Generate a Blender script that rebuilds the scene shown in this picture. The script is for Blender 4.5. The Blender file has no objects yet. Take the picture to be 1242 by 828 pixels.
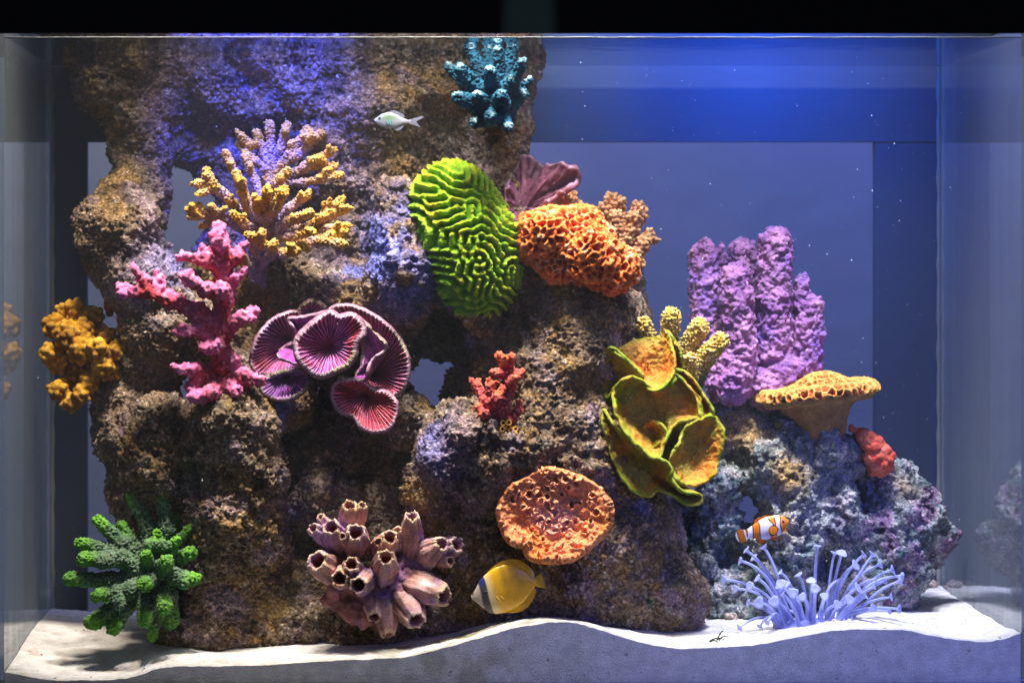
import bpy, math, random
import numpy as np
from mathutils import Vector, Matrix

random.seed(5)
rng = np.random.default_rng(11)
scene = bpy.context.scene
COL = scene.collection
R = math.radians

# ------------------------------------------------------------------ camera
CAMY, CAMZ = -2.77, 0.50          # metres in front of the front pane / above the tank bottom
cam_d = bpy.data.cameras.new('camera')
cam = bpy.data.objects.new('camera', cam_d); COL.objects.link(cam)
cam.location = (0, CAMY, CAMZ); cam.rotation_euler = (R(90), 0, 0)
cam_d.sensor_width = 36; cam_d.lens = 36 * 2770 / 1242
cam_d.shift_x = (621 - 456) / 1242; cam_d.shift_y = (330 - 414) / 1242
cam_d.clip_end = 50
scene.camera = cam
cam_d.dof.use_dof = True; cam_d.dof.focus_distance = 2.77 + 0.10; cam_d.dof.aperture_fstop = 4.0

# ------------------------------------------------------------------ world, exposure
w = bpy.data.worlds.new('World'); scene.world = w; w.use_nodes = True
bg = w.node_tree.nodes['Background']
bg.inputs[0].default_value = (0.60, 0.68, 1.0, 1); bg.inputs[1].default_value = 0.18
vs = scene.view_settings
vs.view_transform = 'Standard'; vs.look = 'None'; vs.exposure = 0.0; vs.gamma = 1.0; vs.use_curve_mapping = False
scene.cycles.use_denoising = True
scene.cycles.max_bounces = 7; scene.cycles.diffuse_bounces = 4; scene.cycles.glossy_bounces = 4
scene.cycles.transparent_max_bounces = 16; scene.cycles.transmission_bounces = 4
scene.cycles.caustics_reflective = False; scene.cycles.caustics_refractive = False
scene.cycles.sample_clamp_indirect = 4

def px(x, y, d):
    """photograph pixel + depth behind the front pane -> metres"""
    s = (d - CAMY) / 2770.0
    return np.array([(x - 456) * s, d, CAMZ + (330 - y) * s])
def sc_at(d): return (d - CAMY) / 2770.0

# ------------------------------------------------------------------ lamps in the hood (above the water), plus added fills
def spot(x, d, z, tgt, watt, col, cone=70, blend=0.6, rad=0.03):
    l = bpy.data.lights.new('lamp', 'SPOT'); l.energy = watt; l.color = col
    l.spot_size = R(cone); l.spot_blend = blend; l.shadow_soft_size = rad
    o = bpy.data.objects.new('hood_or_fill_spot', l); COL.objects.link(o)
    o.location = (x, d, z); v = Vector(tgt) - o.location
    o.rotation_euler = v.to_track_quat('-Z', 'Y').to_euler()
    return o
WARM = (1.0, 0.86, 0.70); NEUT = (1.0, 0.93, 0.90); COOL = (0.78, 0.80, 1.0); BLUE = (0.03, 0.06, 1.0)
LAMPS = [
    # px,   y,    z,   target(px,py,y),     W,   colour, cone
    (120, -0.10, 1.25, (130, 620, 0.11), 74, WARM, 35),
    (310, -0.10, 1.25, (310, 560, 0.10), 92, NEUT, 36),
    (520, -0.10, 1.25, (530, 540, 0.11), 108, WARM, 37),
    (730, -0.10, 1.25, (740, 570, 0.10), 104, NEUT, 35),
    (960, -0.09, 1.25, (980, 660, 0.15), 104, COOL, 36),
    (1150, -0.08, 1.25, (1120, 720, 0.17), 44, COOL, 34),
]
for x, d, z, t, W_, c_, cone in LAMPS:
    spot((x - 456) / 1000, d, z, px(*t), W_, c_, cone, 0.7, 0.06)
spot((310 - 456) / 1000, -0.04, 1.0, px(325, 100, 0.24), 85, (0.02, 0.05, 1.0), 50, 0.9)
for x in (800, 910, 1010): spot((x - 456) / 1000, 0.20, 1.12, px(x, 130, 0.46), 28, (0.0, 0.12, 1.0), 58, 0.9)
spot((690 - 456) / 1000, 0.22, 1.05, px(690, 110, 0.46), 4, (0.8, 0.95, 0.85), 40, 0.9)
l = bpy.data.lights.new('added_fill', 'AREA'); l.shape = 'RECTANGLE'; l.size = 1.15; l.size_y = 0.05; l.energy = 5.5; l.color = (0.92, 0.93, 1.0)  # soft fill added to lift shadows and the top slab, not a visible fixture
o = bpy.data.objects.new('added_fill', l); COL.objects.link(o); o.location = (0.166, -0.07, 1.10); o.rotation_euler = (Vector((0.166, 0.16, 0.35)) - o.location).to_track_quat('-Z', 'Y').to_euler()
spot(1.3, -1.6, 0.7, (0.62, 0.0, 0.08), 72, (0.10, 0.15, 1.0), 34, 0.95, 0.15)      # added unseen blue fill tinting the right of the sand face

# ------------------------------------------------------------------ numpy noise
def _hash(ix, iy, iz, seed):
    h = (ix.astype(np.uint32) * np.uint32(374761393) + iy.astype(np.uint32) * np.uint32(668265263)
         + iz.astype(np.uint32) * np.uint32(2147483647) + np.uint32(seed * 974711 + 77))
    h = (h ^ (h >> np.uint32(13))) * np.uint32(1274126177)
    h = (h ^ (h >> np.uint32(16))) * np.uint32(2246822519)
    return h ^ (h >> np.uint32(15))
def gnoise(P, seed=0):
    i = np.floor(P).astype(np.int64); f = (P - i).astype(np.float32)
    u = f * f * f * (f * (f * 6 - 15) + 10)
    out = np.zeros(len(P), np.float32)
    for dx in (0, 1):
        wx = u[:, 0] if dx else 1 - u[:, 0]
        for dy in (0, 1):
            wy = u[:, 1] if dy else 1 - u[:, 1]
            for dz in (0, 1):
                wz = u[:, 2] if dz else 1 - u[:, 2]
                h = _hash(i[:, 0] + dx, i[:, 1] + dy, i[:, 2] + dz, seed)
                gx = (h & 1023).astype(np.float32) / 511.5 - 1
                gy = ((h >> 10) & 1023).astype(np.float32) / 511.5 - 1
                gz = ((h >> 20) & 1023).astype(np.float32) / 511.5 - 1
                out += wx * wy * wz * (gx * (f[:, 0] - dx) + gy * (f[:, 1] - dy) + gz * (f[:, 2] - dz))
    return out * 1.4
def fbm(P, freq, octv=3, gain=0.5, seed=0):
    a, o = 1.0, 0
    for k in range(octv):
        o = o + a * gnoise(P * (freq * 2.0 ** k) + 13.7 * k, seed + k); a *= gain
    return o
def worley(P, freq, seed=0):
    Q = P * freq; i = np.floor(Q - 0.5).astype(np.int64)
    f1 = np.full(len(P), 9.0, np.float32); f2 = f1.copy(); idd = np.zeros(len(P), np.float32)
    for dx in (0, 1):
        for dy in (0, 1):
            for dz in (0, 1):
                h = _hash(i[:, 0] + dx, i[:, 1] + dy, i[:, 2] + dz, seed)
                cx = i[:, 0] + dx + 0.15 + 0.7 * (h & 1023) / 1023.0
                cy = i[:, 1] + dy + 0.15 + 0.7 * ((h >> 10) & 1023) / 1023.0
                cz = i[:, 2] + dz + 0.15 + 0.7 * ((h >> 20) & 1023) / 1023.0
                d = np.sqrt((Q[:, 0] - cx) ** 2 + (Q[:, 1] - cy) ** 2 + (Q[:, 2] - cz) ** 2).astype(np.float32)
                m = d < f1
                f2 = np.where(m, f1, np.minimum(f2, d)); f1 = np.where(m, d, f1)
                idd = np.where(m, (h % 997) / 997.0, idd)
    return f1, f2, idd
def sstep(a, b, x):
    t = np.clip((x - a) / (b - a), 0, 1); return t * t * (3 - 2 * t)
def lin(r, g, b):
    return np.array([((c / 255 + 0.055) / 1.055) ** 2.4 if c > 10 else c / 255 / 12.92 for c in (r, g, b)])
def mix(a, b, t):
    t = np.asarray(t)[..., None]; return a * (1 - t) + b * t

# ------------------------------------------------------------------ signed-distance solids -> mesh
def cap(a, b, ra, rb, k=0.008): return ('cap', np.asarray(a, float), np.asarray(b, float), ra, rb, k)
def ell(c, r, k=0.015, sub=False): return ('sub' if sub else 'ell', np.asarray(c, float), np.asarray(r, float), 0, 0, k)
def chain(pts, k=0.006):
    """pts: (px, py, depth, radius px)"""
    out = []
    for p, q in zip(pts[:-1], pts[1:]):
        out.append(cap(px(*p[:3]), px(*q[:3]), p[3] * sc_at(p[2]), q[3] * sc_at(q[2]), k))
    return out
def blob(x, y, d, rx, rz=None, ry=None, k=0.02, sub=False):
    s = sc_at(d); rz = rx if rz is None else rz; ry = rx if ry is None else ry
    return ell(px(x, y, d), (rx * s, ry * s, rz * s), k, sub)
def build_sdf(prims, h):
    lo = np.full(3, 9e9); hi = -lo
    for t, a, b, ra, rb, k in prims:
        if t == 'cap':
            r = max(ra, rb); lo = np.minimum(lo, np.minimum(a, b) - r); hi = np.maximum(hi, np.maximum(a, b) + r)
        elif t == 'ell':
            lo = np.minimum(lo, a - b); hi = np.maximum(hi, a + b)
    lo -= 4 * h + 0.004; hi += 4 * h + 0.004
    n = np.ceil((hi - lo) / h).astype(int) + 1
    F = np.full(n, 0.2, np.float32)
    ax = [lo[i] + h * np.arange(n[i]) for i in range(3)]
    for t, a, b, ra, rb, k in prims:
        if t == 'cap':
            m = max(ra, rb) + k + 4 * h; l_, h_ = np.minimum(a, b) - m, np.maximum(a, b) + m
        else:
            m = k + 4 * h; l_, h_ = a - b - m, a + b + m
        i0 = np.clip(np.floor((l_ - lo) / h).astype(int), 0, n); i1 = np.clip(np.ceil((h_ - lo) / h).astype(int) + 1, 0, n)
        if np.any(i1 <= i0): continue
        sl = tuple(slice(i0[q], i1[q]) for q in range(3))
        X = ax[0][sl[0]][:, None, None]; Y = ax[1][sl[1]][None, :, None]; Z = ax[2][sl[2]][None, None, :]
        if t == 'cap':
            d = b - a; L = max(float(d @ d), 1e-12)
            u = np.clip(((X - a[0]) * d[0] + (Y - a[1]) * d[1] + (Z - a[2]) * d[2]) / L, 0, 1)
            D = np.sqrt((X - a[0] - u * d[0]) ** 2 + (Y - a[1] - u * d[1]) ** 2 + (Z - a[2] - u * d[2]) ** 2) - (ra + (rb - ra) * u)
        else:
            e = np.sqrt(((X - a[0]) / b[0]) ** 2 + ((Y - a[1]) / b[1]) ** 2 + ((Z - a[2]) / b[2]) ** 2)
            D = (e - 1) * float(np.min(b)) * np.clip(0.6 + 0.4 * e, 0.6, 1.4)
        D = D.astype(np.float32); G = F[sl]
        if t == 'sub':
            D = -D; hh = np.clip(0.5 - 0.5 * (G - D) / k, 0, 1); F[sl] = G * (1 - hh) + D * hh + k * hh * (1 - hh)
        else:
            hh = np.clip(0.5 + 0.5 * (D - G) / k, 0, 1); F[sl] = D * (1 - hh) + G * hh - k * hh * (1 - hh)
    return nets(F, lo, h)
def nets(F, lo, h):
    ins = (F < 0).astype(np.uint8)
    cnt = 0
    for dx in (0, 1):
        for dy in (0, 1):
            for dz in (0, 1):
                cnt = cnt + ins[dx:ins.shape[0] - 1 + dx, dy:ins.shape[1] - 1 + dy, dz:ins.shape[2] - 1 + dz]
    act = (cnt > 0) & (cnt < 8)
    idx = np.argwhere(act); vid = np.full(act.shape, -1, np.int64); vid[act] = np.arange(len(idx))
    pos = np.zeros((len(idx), 3)); wgt = np.zeros(len(idx))
    for a in np.ndindex(2, 2, 2):
        for q in range(3):
            if a[q]: continue
            b = list(a); b[q] = 1
            fa = F[idx[:, 0] + a[0], idx[:, 1] + a[1], idx[:, 2] + a[2]]; fb = F[idx[:, 0] + b[0], idx[:, 1] + b[1], idx[:, 2] + b[2]]
            c = (fa < 0) != (fb < 0); t = np.where(c, fa / np.where(c, fa - fb, 1), 0)
            p = np.array(a, float)[None, :].repeat(len(idx), 0); p[:, q] += t
            pos += p * c[:, None]; wgt += c
    V = lo + h * (idx + pos / wgt[:, None])
    Q = []
    for q in range(3):
        u, v = (q + 1) % 3, (q + 2) % 3
        sl0 = [slice(None)] * 3; sl1 = [slice(None)] * 3; sl0[q] = slice(0, -1); sl1[q] = slice(1, None)
        s0, s1 = ins[tuple(sl0)], ins[tuple(sl1)]
        e = np.argwhere(s0 != s1); e = e[(e[:, u] >= 1) & (e[:, v] >= 1) & (e[:, u] < act.shape[u]) & (e[:, v] < act.shape[v])]
        f = s0[e[:, 0], e[:, 1], e[:, 2]] > 0
        cs = []
        for du, dv in ((-1, -1), (0, -1), (0, 0), (-1, 0)):
            c = e.copy(); c[:, u] += du; c[:, v] += dv; cs.append(vid[c[:, 0], c[:, 1], c[:, 2]])
        c = np.stack(cs, 1); c[~f] = c[~f][:, ::-1]; Q.append(c)
    return V, np.concatenate(Q)
def subdiv(V, Q):
    E = np.concatenate([Q[:, [i, (i + 1) % 4]] for i in range(4)]); E.sort(axis=1)
    key = E[:, 0] * (len(V) + 1) + E[:, 1]; uq, inv = np.unique(key, return_inverse=True)
    ea, eb = uq // (len(V) + 1), uq % (len(V) + 1)
    n, m = len(V), len(Q); me = n + inv.reshape(4, m).T; fc = n + len(uq) + np.arange(m)
    V2 = np.concatenate([V, (V[ea] + V[eb]) / 2, V[Q].mean(1)])
    Q2 = np.concatenate([np.stack([Q[:, i], me[:, i], fc, me[:, i - 1]], 1) for i in range(4)])
    return V2, Q2
def normals(V, Q):
    fn = np.cross(V[Q[:, 2]] - V[Q[:, 0]], V[Q[:, 3]] - V[Q[:, 1]])
    N = np.zeros_like(V)
    for q in range(3):
        for i in range(4): N[:, q] += np.bincount(Q[:, i], fn[:, q], len(V))
    return N / np.maximum(np.linalg.norm(N, axis=1, keepdims=True), 1e-12)
def smooth(V, Q, it=1):
    for _ in range(it):
        S = np.zeros_like(V); c = np.zeros(len(V))
        for i in range(4):
            a, b = Q[:, i], Q[:, (i + 1) % 4]
            for q in range(3): S[:, q] += np.bincount(a, V[b, q], len(V)) + np.bincount(b, V[a, q], len(V))
            c += np.bincount(a, minlength=len(V)) + np.bincount(b, minlength=len(V))
        V = 0.5 * V + 0.5 * S / np.maximum(c, 1)[:, None]
    return V
def tipness(V, tips, sig):
    T = np.array([px(*t[:3]) for t in tips]); out = np.zeros(len(V))
    for t in T: out = np.maximum(out, np.exp(-((V - t) ** 2).sum(1) / sig ** 2))
    return out

# ------------------------------------------------------------------ objects
def link(o, parent=None):
    COL.objects.link(o)
    if parent is not None: o.parent = parent
    return o
def mesh_data(name, V, Q, col=None, smooth_=True):
    me = bpy.data.meshes.new(name); V = np.asarray(V, np.float32); Q = np.asarray(Q, np.int32)
    me.vertices.add(len(V)); me.vertices.foreach_set('co', V.ravel())
    n = Q.shape[1]
    me.loops.add(Q.size); me.loops.foreach_set('vertex_index', Q.ravel())
    me.polygons.add(len(Q)); me.polygons.foreach_set('loop_start', np.arange(0, Q.size, n, dtype=np.int32))
    me.polygons.foreach_set('use_smooth', np.full(len(Q), smooth_))
    me.update(calc_edges=True)
    if col is not None:
        at = me.color_attributes.new('Col', 'FLOAT_COLOR', 'POINT')
        c4 = np.ones((len(V), 4), np.float32); c4[:, :3] = np.clip(col, 0, 1); at.data.foreach_set('color', c4.ravel())
    return me
def obj(name, V, Q, col, mat, parent=None, origin=None, smooth_=True):
    """one mesh object; its origin is at its base unless it is a part"""
    V = np.asarray(V, float)
    if origin is None:
        origin = np.array([V[:, 0].mean(), V[:, 1].mean(), V[:, 2].min()]) if parent is None else np.zeros(3)
    if parent is not None: origin = np.array(parent_world(parent))
    o = bpy.data.objects.new(name, mesh_data(name, V - origin, Q, col, smooth_))
    o.data.materials.append(mat)
    if parent is None: o.location = origin
    return link(o, parent)
def parent_world(p):
    v = Vector((0, 0, 0))
    while p is not None: v = v + Vector(p.location); p = p.parent
    return v
def tag(o, label=None, cat=None, group=None, kind=None):
    if label: o['label'] = label
    if cat: o['category'] = cat
    if group: o['group'] = group
    if kind: o['kind'] = kind
    return o
def thing(name, loc, label, cat, group=None):
    o = bpy.data.objects.new(name, None); o.empty_display_size = 0.02; o.location = tuple(loc); link(o)
    return tag(o, label, cat, group)
def box(lo, hi):
    x0, y0, z0 = lo; x1, y1, z1 = hi
    V = np.array([(x0, y0, z0), (x1, y0, z0), (x1, y1, z0), (x0, y1, z0), (x0, y0, z1), (x1, y0, z1), (x1, y1, z1), (x0, y1, z1)])
    Q = np.array([(0, 3, 2, 1), (4, 5, 6, 7), (0, 1, 5, 4), (1, 2, 6, 5), (2, 3, 7, 6), (3, 0, 4, 7)])
    return V, Q
def join(parts):
    Vs, Qs, n = [], [], 0
    for V, Q in parts: Vs.append(V); Qs.append(np.asarray(Q) + n); n += len(V)
    return np.concatenate(Vs), np.concatenate(Qs)

# ------------------------------------------------------------------ materials
def new_mat(name):
    m = bpy.data.materials.new(name); m.use_nodes = True
    nt = m.node_tree; return m, nt, nt.nodes['Principled BSDF'], nt.nodes['Material Output']
def coral_mat(name, rough=0.6, spec=0.35, scale=300, bump=0.4, dist=0.002, var=0.35, sss=0.0, scale2=None, trans=0.0, clear=0.0, grain=0.0):
    """colour from the mesh's pigment attribute, broken up by two noises, with fine relief"""
    m, nt, b, out = new_mat(name); N = nt.nodes; L = nt.links
    at = N.new('ShaderNodeAttribute'); at.attribute_name = 'Col'
    tc = N.new('ShaderNodeTexCoord')
    n1 = N.new('ShaderNodeTexNoise'); n1.inputs['Scale'].default_value = scale; n1.inputs['Detail'].default_value = 4; n1.inputs['Roughness'].default_value = 0.65
    n2 = N.new('ShaderNodeTexNoise'); n2.inputs['Scale'].default_value = scale2 or scale * 0.13; n2.inputs['Detail'].default_value = 3
    L.new(tc.outputs['Object'], n1.inputs['Vector']); L.new(tc.outputs['Object'], n2.inputs['Vector'])
    def rng_(n, lo, hi):
        r = N.new('ShaderNodeMapRange'); r.inputs['From Min'].default_value = 0.3; r.inputs['From Max'].default_value = 0.7
        r.inputs['To Min'].default_value = lo; r.inputs['To Max'].default_value = hi; L.new(n.outputs['Fac'], r.inputs['Value']); return r
    r1 = rng_(n1, 1 - var, 1 + var); r2 = rng_(n2, 1 - var * 0.7, 1 + var * 0.7)
    mu = N.new('ShaderNodeMath'); mu.operation = 'MULTIPLY'; L.new(r1.outputs[0], mu.inputs[0]); L.new(r2.outputs[0], mu.inputs[1])
    if grain:
        vo = N.new('ShaderNodeTexVoronoi'); vo.inputs['Scale'].default_value = grain; L.new(tc.outputs['Object'], vo.inputs['Vector'])
        rv = N.new('ShaderNodeMapRange'); rv.inputs['From Min'].default_value = 0.15; rv.inputs['From Max'].default_value = 0.65; rv.inputs['To Min'].default_value = 1.35; rv.inputs['To Max'].default_value = 0.68
        L.new(vo.outputs['Distance'], rv.inputs['Value']); m3 = N.new('ShaderNodeMath'); m3.operation = 'MULTIPLY'; L.new(mu.outputs[0], m3.inputs[0]); L.new(rv.outputs[0], m3.inputs[1]); mu = m3
    vm = N.new('ShaderNodeVectorMath'); vm.operation = 'SCALE'; L.new(at.outputs['Color'], vm.inputs[0]); L.new(mu.outputs[0], vm.inputs['Scale'])
    L.new(vm.outputs[0], b.inputs['Base Color'])
    bp = N.new('ShaderNodeBump'); bp.inputs['Strength'].default_value = bump; bp.inputs['Distance'].default_value = dist
    L.new(n1.outputs['Fac'], bp.inputs['Height']); L.new(bp.outputs[0], b.inputs['Normal'])
    if grain:
        b2 = N.new('ShaderNodeBump'); b2.invert = True; b2.inputs['Strength'].default_value = 0.6; b2.inputs['Distance'].default_value = 0.003
        L.new(vo.outputs['Distance'], b2.inputs['Height']); L.new(bp.outputs[0], b2.inputs['Normal']); L.new(b2.outputs[0], b.inputs['Normal'])
    b.inputs['Roughness'].default_value = rough; b.inputs['Specular IOR Level'].default_value = spec
    if sss: b.inputs['Subsurface Weight'].default_value = sss; b.inputs['Subsurface Radius'].default_value = (0.01, 0.006, 0.004); b.inputs['Subsurface Scale'].default_value = 0.5
    if trans:
        tr = N.new('ShaderNodeBsdfTranslucent'); L.new(vm.outputs[0], tr.inputs['Color'])
        mx = N.new('ShaderNodeMixShader'); mx.inputs[0].default_value = trans
        L.new(b.outputs[0], mx.inputs[1]); L.new(tr.outputs[0], mx.inputs[2]); L.new(mx.outputs[0], out.inputs['Surface'])
    if clear:
        tp = N.new('ShaderNodeBsdfTransparent'); m2 = N.new('ShaderNodeMixShader'); m2.inputs[0].default_value = clear
        L.new(mx.outputs[0], m2.inputs[1]); L.new(tp.outputs[0], m2.inputs[2]); L.new(m2.outputs[0], out.inputs['Surface'])
    return m
def plain_mat(name, col, rough=0.5, spec=0.5, metal=0.0):
    m, nt, b, out = new_mat(name)
    n = nt.nodes.new('ShaderNodeTexNoise'); n.inputs['Scale'].default_value = 60
    r = nt.nodes.new('ShaderNodeMapRange'); r.inputs['To Min'].default_value = 0.85; r.inputs['To Max'].default_value = 1.15
    vm = nt.nodes.new('ShaderNodeVectorMath'); vm.operation = 'SCALE'; vm.inputs[0].default_value = tuple(col)
    nt.links.new(n.outputs['Fac'], r.inputs['Value']); nt.links.new(r.outputs[0], vm.inputs['Scale']); nt.links.new(vm.outputs[0], b.inputs['Base Color'])
    b.inputs['Roughness'].default_value = rough; b.inputs['Specular IOR Level'].default_value = spec; b.inputs['Metallic'].default_value = metal
    return m
M_ROCK = coral_mat('rock', 0.7, 0.35, 330, 1.0, 0.005, 0.42, grain=260)
M_CORAL = coral_mat('coral', 0.75, 0.18, 460, 0.8, 0.0025, 0.36)
M_SOFT = coral_mat('soft_coral', 0.55, 0.25, 520, 0.7, 0.002, 0.32, trans=0.15)
M_FISH = coral_mat('fish_skin', 0.34, 0.55, 900, 0.25, 0.0006, 0.14)
M_FIN = coral_mat('fish_fin', 0.4, 0.4, 700, 0.1, 0.0005, 0.10, trans=0.35)
M_ANEM = coral_mat('anemone_flesh', 0.35, 0.5, 300, 0.1, 0.0005, 0.10, trans=0.45, clear=0.28)
M_BLACK = plain_mat('black_plastic', (0.004, 0.004, 0.005), 0.6, 0.2)
M_EYE = plain_mat('eye_black', (0.01, 0.01, 0.012), 0.15, 0.6)
# ================================================================== the tank
XL, XR, YB, ZW = -0.451, 0.783, 0.400, 0.786
def clear_mat():
    m, nt, b, out = new_mat('clear_glass'); t = nt.nodes.new('ShaderNodeBsdfTransparent'); t.inputs[0].default_value = (0.97, 0.98, 0.98, 1)
    nt.links.new(t.outputs[0], out.inputs['Surface']); return m
def side_mat():
    m, nt, b, out = new_mat('side_glass'); N = nt.nodes; L = nt.links
    t = N.new('ShaderNodeBsdfTransparent'); t.inputs[0].default_value = (0.94, 0.96, 0.96, 1)
    g = N.new('ShaderNodeBsdfGlossy'); g.inputs['Roughness'].default_value = 0.035; g.inputs[0].default_value = (0.92, 0.95, 0.95, 1)
    n = N.new('ShaderNodeTexNoise'); n.inputs['Scale'].default_value = 3; n.inputs['Detail'].default_value = 4
    mp = N.new('ShaderNodeMapping'); mp.inputs['Scale'].default_value = (1, 14, 1); tc = N.new('ShaderNodeTexCoord')
    L.new(tc.outputs['Object'], mp.inputs[0]); L.new(mp.outputs[0], n.inputs['Vector'])
    r = N.new('ShaderNodeMapRange'); r.inputs['From Min'].default_value = 0.3; r.inputs['From Max'].default_value = 0.7; r.inputs['To Min'].default_value = 0.28; r.inputs['To Max'].default_value = 0.5
    L.new(n.outputs['Fac'], r.inputs['Value'])
    a = N.new('ShaderNodeMixShader'); L.new(r.outputs[0], a.inputs[0]); L.new(t.outputs[0], a.inputs[1]); L.new(g.outputs[0], a.inputs[2])
    d = N.new('ShaderNodeBsdfDiffuse'); d.inputs[0].default_value = (0.55, 0.60, 0.58, 1)
    c = N.new('ShaderNodeMixShader'); c.inputs[0].default_value = 0.14; L.new(a.outputs[0], c.inputs[1]); L.new(d.outputs[0], c.inputs[2])
    L.new(c.outputs[0], out.inputs['Surface']); return m
def water_mat():
    m, nt, b, out = new_mat('water'); N = nt.nodes; L = nt.links
    t = N.new('ShaderNodeBsdfTransparent'); g = N.new('ShaderNodeBsdfGlossy'); g.inputs['Roughness'].default_value = 0.06; g.inputs[0].default_value = (0.75, 0.82, 0.9, 1)
    f = N.new('ShaderNodeFresnel'); f.inputs['IOR'].default_value = 1.33
    n = N.new('ShaderNodeTexNoise'); n.inputs['Scale'].default_value = 25; tc = N.new('ShaderNodeTexCoord'); L.new(tc.outputs['Object'], n.inputs['Vector'])
    bp = N.new('ShaderNodeBump'); bp.inputs['Strength'].default_value = 0.15; bp.inputs['Distance'].default_value = 0.004; L.new(n.outputs['Fac'], bp.inputs['Height'])
    L.new(bp.outputs[0], g.inputs['Normal'])
    x = N.new('ShaderNodeMixShader'); L.new(f.outputs[0], x.inputs[0]); L.new(t.outputs[0], x.inputs[1]); L.new(g.outputs[0], x.inputs[2]); L.new(x.outputs[0], out.inputs['Surface']); return m
M_CLEAR, M_SIDE, M_WATER = clear_mat(), side_mat(), water_mat()
M_RAIL = plain_mat('rail', lin(28, 42, 62), 0.35, 0.6)
M_SEAL = plain_mat('silicone', lin(150, 150, 140), 0.3, 0.6)
M_RIM = plain_mat('rim_glass', lin(44, 50, 52), 0.5, 0.4)
tank = thing('aquarium_tank', (0.166, 0.2, -0.02), 'rectangular glass aquarium tank with dark bottom rail and clear silicone seams', 'aquarium')
G = 0.008
obj('front_pane', *box((XL - G, -0.006, 0.0), (XR + G, 0.0, 0.7885)), None, M_CLEAR, tank, smooth_=False)
obj('back_pane', *box((XL - G, YB, 0.0), (XR + G, YB + 0.006, 0.80)), None, M_CLEAR, tank, smooth_=False)
obj('side_pane', *box((XL - G, 0.0005, 0.0), (XL, YB - 0.0005, 0.80)), None, M_SIDE, tank, smooth_=False)
obj('side_pane', *box((XR, 0.0005, 0.0), (XR + G, YB - 0.0005, 0.80)), None, M_SIDE, tank, smooth_=False)
obj('bottom_rail', *box((XL - 0.03, -0.012, -0.02), (XR + 0.03, -0.0065, 0.004)), None, M_RAIL, tank, smooth_=False)
obj('base_plate', *box((XL - G, -0.006, -0.02), (XR + G, YB + 0.006, -0.0005)), None, M_BLACK, tank, smooth_=False)
for x in (XL + 0.0015, XR - 0.0015):
    def seam(x):
        n = 60; V = []; s = 1 if x < 0 else -1
        for i in range(n):
            z = 0.02 + i / (n - 1) * 0.765; r = 0.0035 + 0.0012 * math.sin(i * 1.7) * math.sin(i * 0.37)
            V += [(x - s * .001, YB - 0.0006, z), (x - s * .001, YB - r, z), (x + s * r * .7, YB - r * .7, z), (x + s * r, YB - 0.0006, z)]
        Q = [(4 * i + k, 4 * i + (k + 1) % 4, 4 * i + 4 + (k + 1) % 4, 4 * i + 4 + k) for i in range(n - 1) for k in range(4)]
        return np.array(V), np.array(Q)
    obj('silicone_seam', *seam(x), None, M_SEAL, tank)
# shiny rim where glass and waterline meet under the hood
rn = 900; rx_ = np.linspace(XL, XR, rn); rp = np.stack([rx_, 0 * rx_, 0 * rx_], 1); up_ = .7853 + .0005 * fbm(rp, 30, 3, .6, 2); lo_ = .7838 - .0007 * np.maximum(0, fbm(rp, 60, 3, .7, 3)) - .0022 * sstep(.55, .8, gnoise(rp * 90, 5))
RV = np.stack([np.stack([rx_, np.full(rn, y_), z_], 1) for y_, z_ in ((.0008, lo_), (.0008, up_), (.0032, up_), (.0032, lo_))], 1).reshape(-1, 3); ri = np.arange(rn * 4).reshape(rn, 4); ri2 = np.roll(ri, -1, 1)
obj('top_rim', RV, np.stack([ri[:-1].ravel(), ri2[:-1].ravel(), ri2[1:].ravel(), ri[1:].ravel()], 1), None, M_RIM, tank)
# dotted bead of silicone along the bottom rail
bV = []
for i in range(230):
    x = XL - 0.02 + random.random() * 1.27; z = 0.0015 + random.random() * 0.0022; l = random.uniform(0.0015, 0.006)
    bV.append(box((x, -0.0135, z), (x + l, -0.0115, z + random.uniform(.0006, .0012))))
tag(obj('bead_line', *join(bV), None, M_SEAL, tank, smooth_=False), kind='stuff')

n_ = 40
gx, gy = np.meshgrid(np.linspace(XL, XR, n_), np.linspace(0.004, YB - 0.001, n_), indexing='ij')
V = np.stack([gx.ravel(), gy.ravel(), np.full(gx.size, ZW)], 1)
def gridq(a, b): i = np.arange(a * b).reshape(a, b); return np.stack([i[:-1, :-1].ravel(), i[1:, :-1].ravel(), i[1:, 1:].ravel(), i[:-1, 1:].ravel()], 1)
tag(obj('water', V, gridq(n_, n_), None, M_WATER), 'still water surface under the black hood', 'water', kind='structure')

# ------------------------------------------------------------------ hood
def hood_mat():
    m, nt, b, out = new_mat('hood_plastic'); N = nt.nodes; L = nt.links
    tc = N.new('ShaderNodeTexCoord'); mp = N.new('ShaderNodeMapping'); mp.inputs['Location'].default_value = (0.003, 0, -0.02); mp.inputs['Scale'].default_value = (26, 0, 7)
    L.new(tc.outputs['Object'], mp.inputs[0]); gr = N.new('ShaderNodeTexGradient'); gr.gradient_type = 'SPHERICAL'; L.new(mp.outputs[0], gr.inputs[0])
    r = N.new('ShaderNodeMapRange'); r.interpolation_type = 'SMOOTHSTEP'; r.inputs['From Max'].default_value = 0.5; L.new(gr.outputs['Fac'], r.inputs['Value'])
    mx = N.new('ShaderNodeMix'); mx.data_type = 'RGBA'; mx.inputs['A'].default_value = (0.002, 0.002, 0.0025, 1); mx.inputs['B'].default_value = (0.05, 0.075, 0.06, 1)  # soft grey-green patch paints a faint reflection into the plastic
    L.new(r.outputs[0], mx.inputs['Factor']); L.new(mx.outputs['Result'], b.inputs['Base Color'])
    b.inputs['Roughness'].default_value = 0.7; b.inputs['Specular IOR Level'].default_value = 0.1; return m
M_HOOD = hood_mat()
YH = -0.14; ZH = CAMZ + 289 * sc_at(YH)
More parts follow.
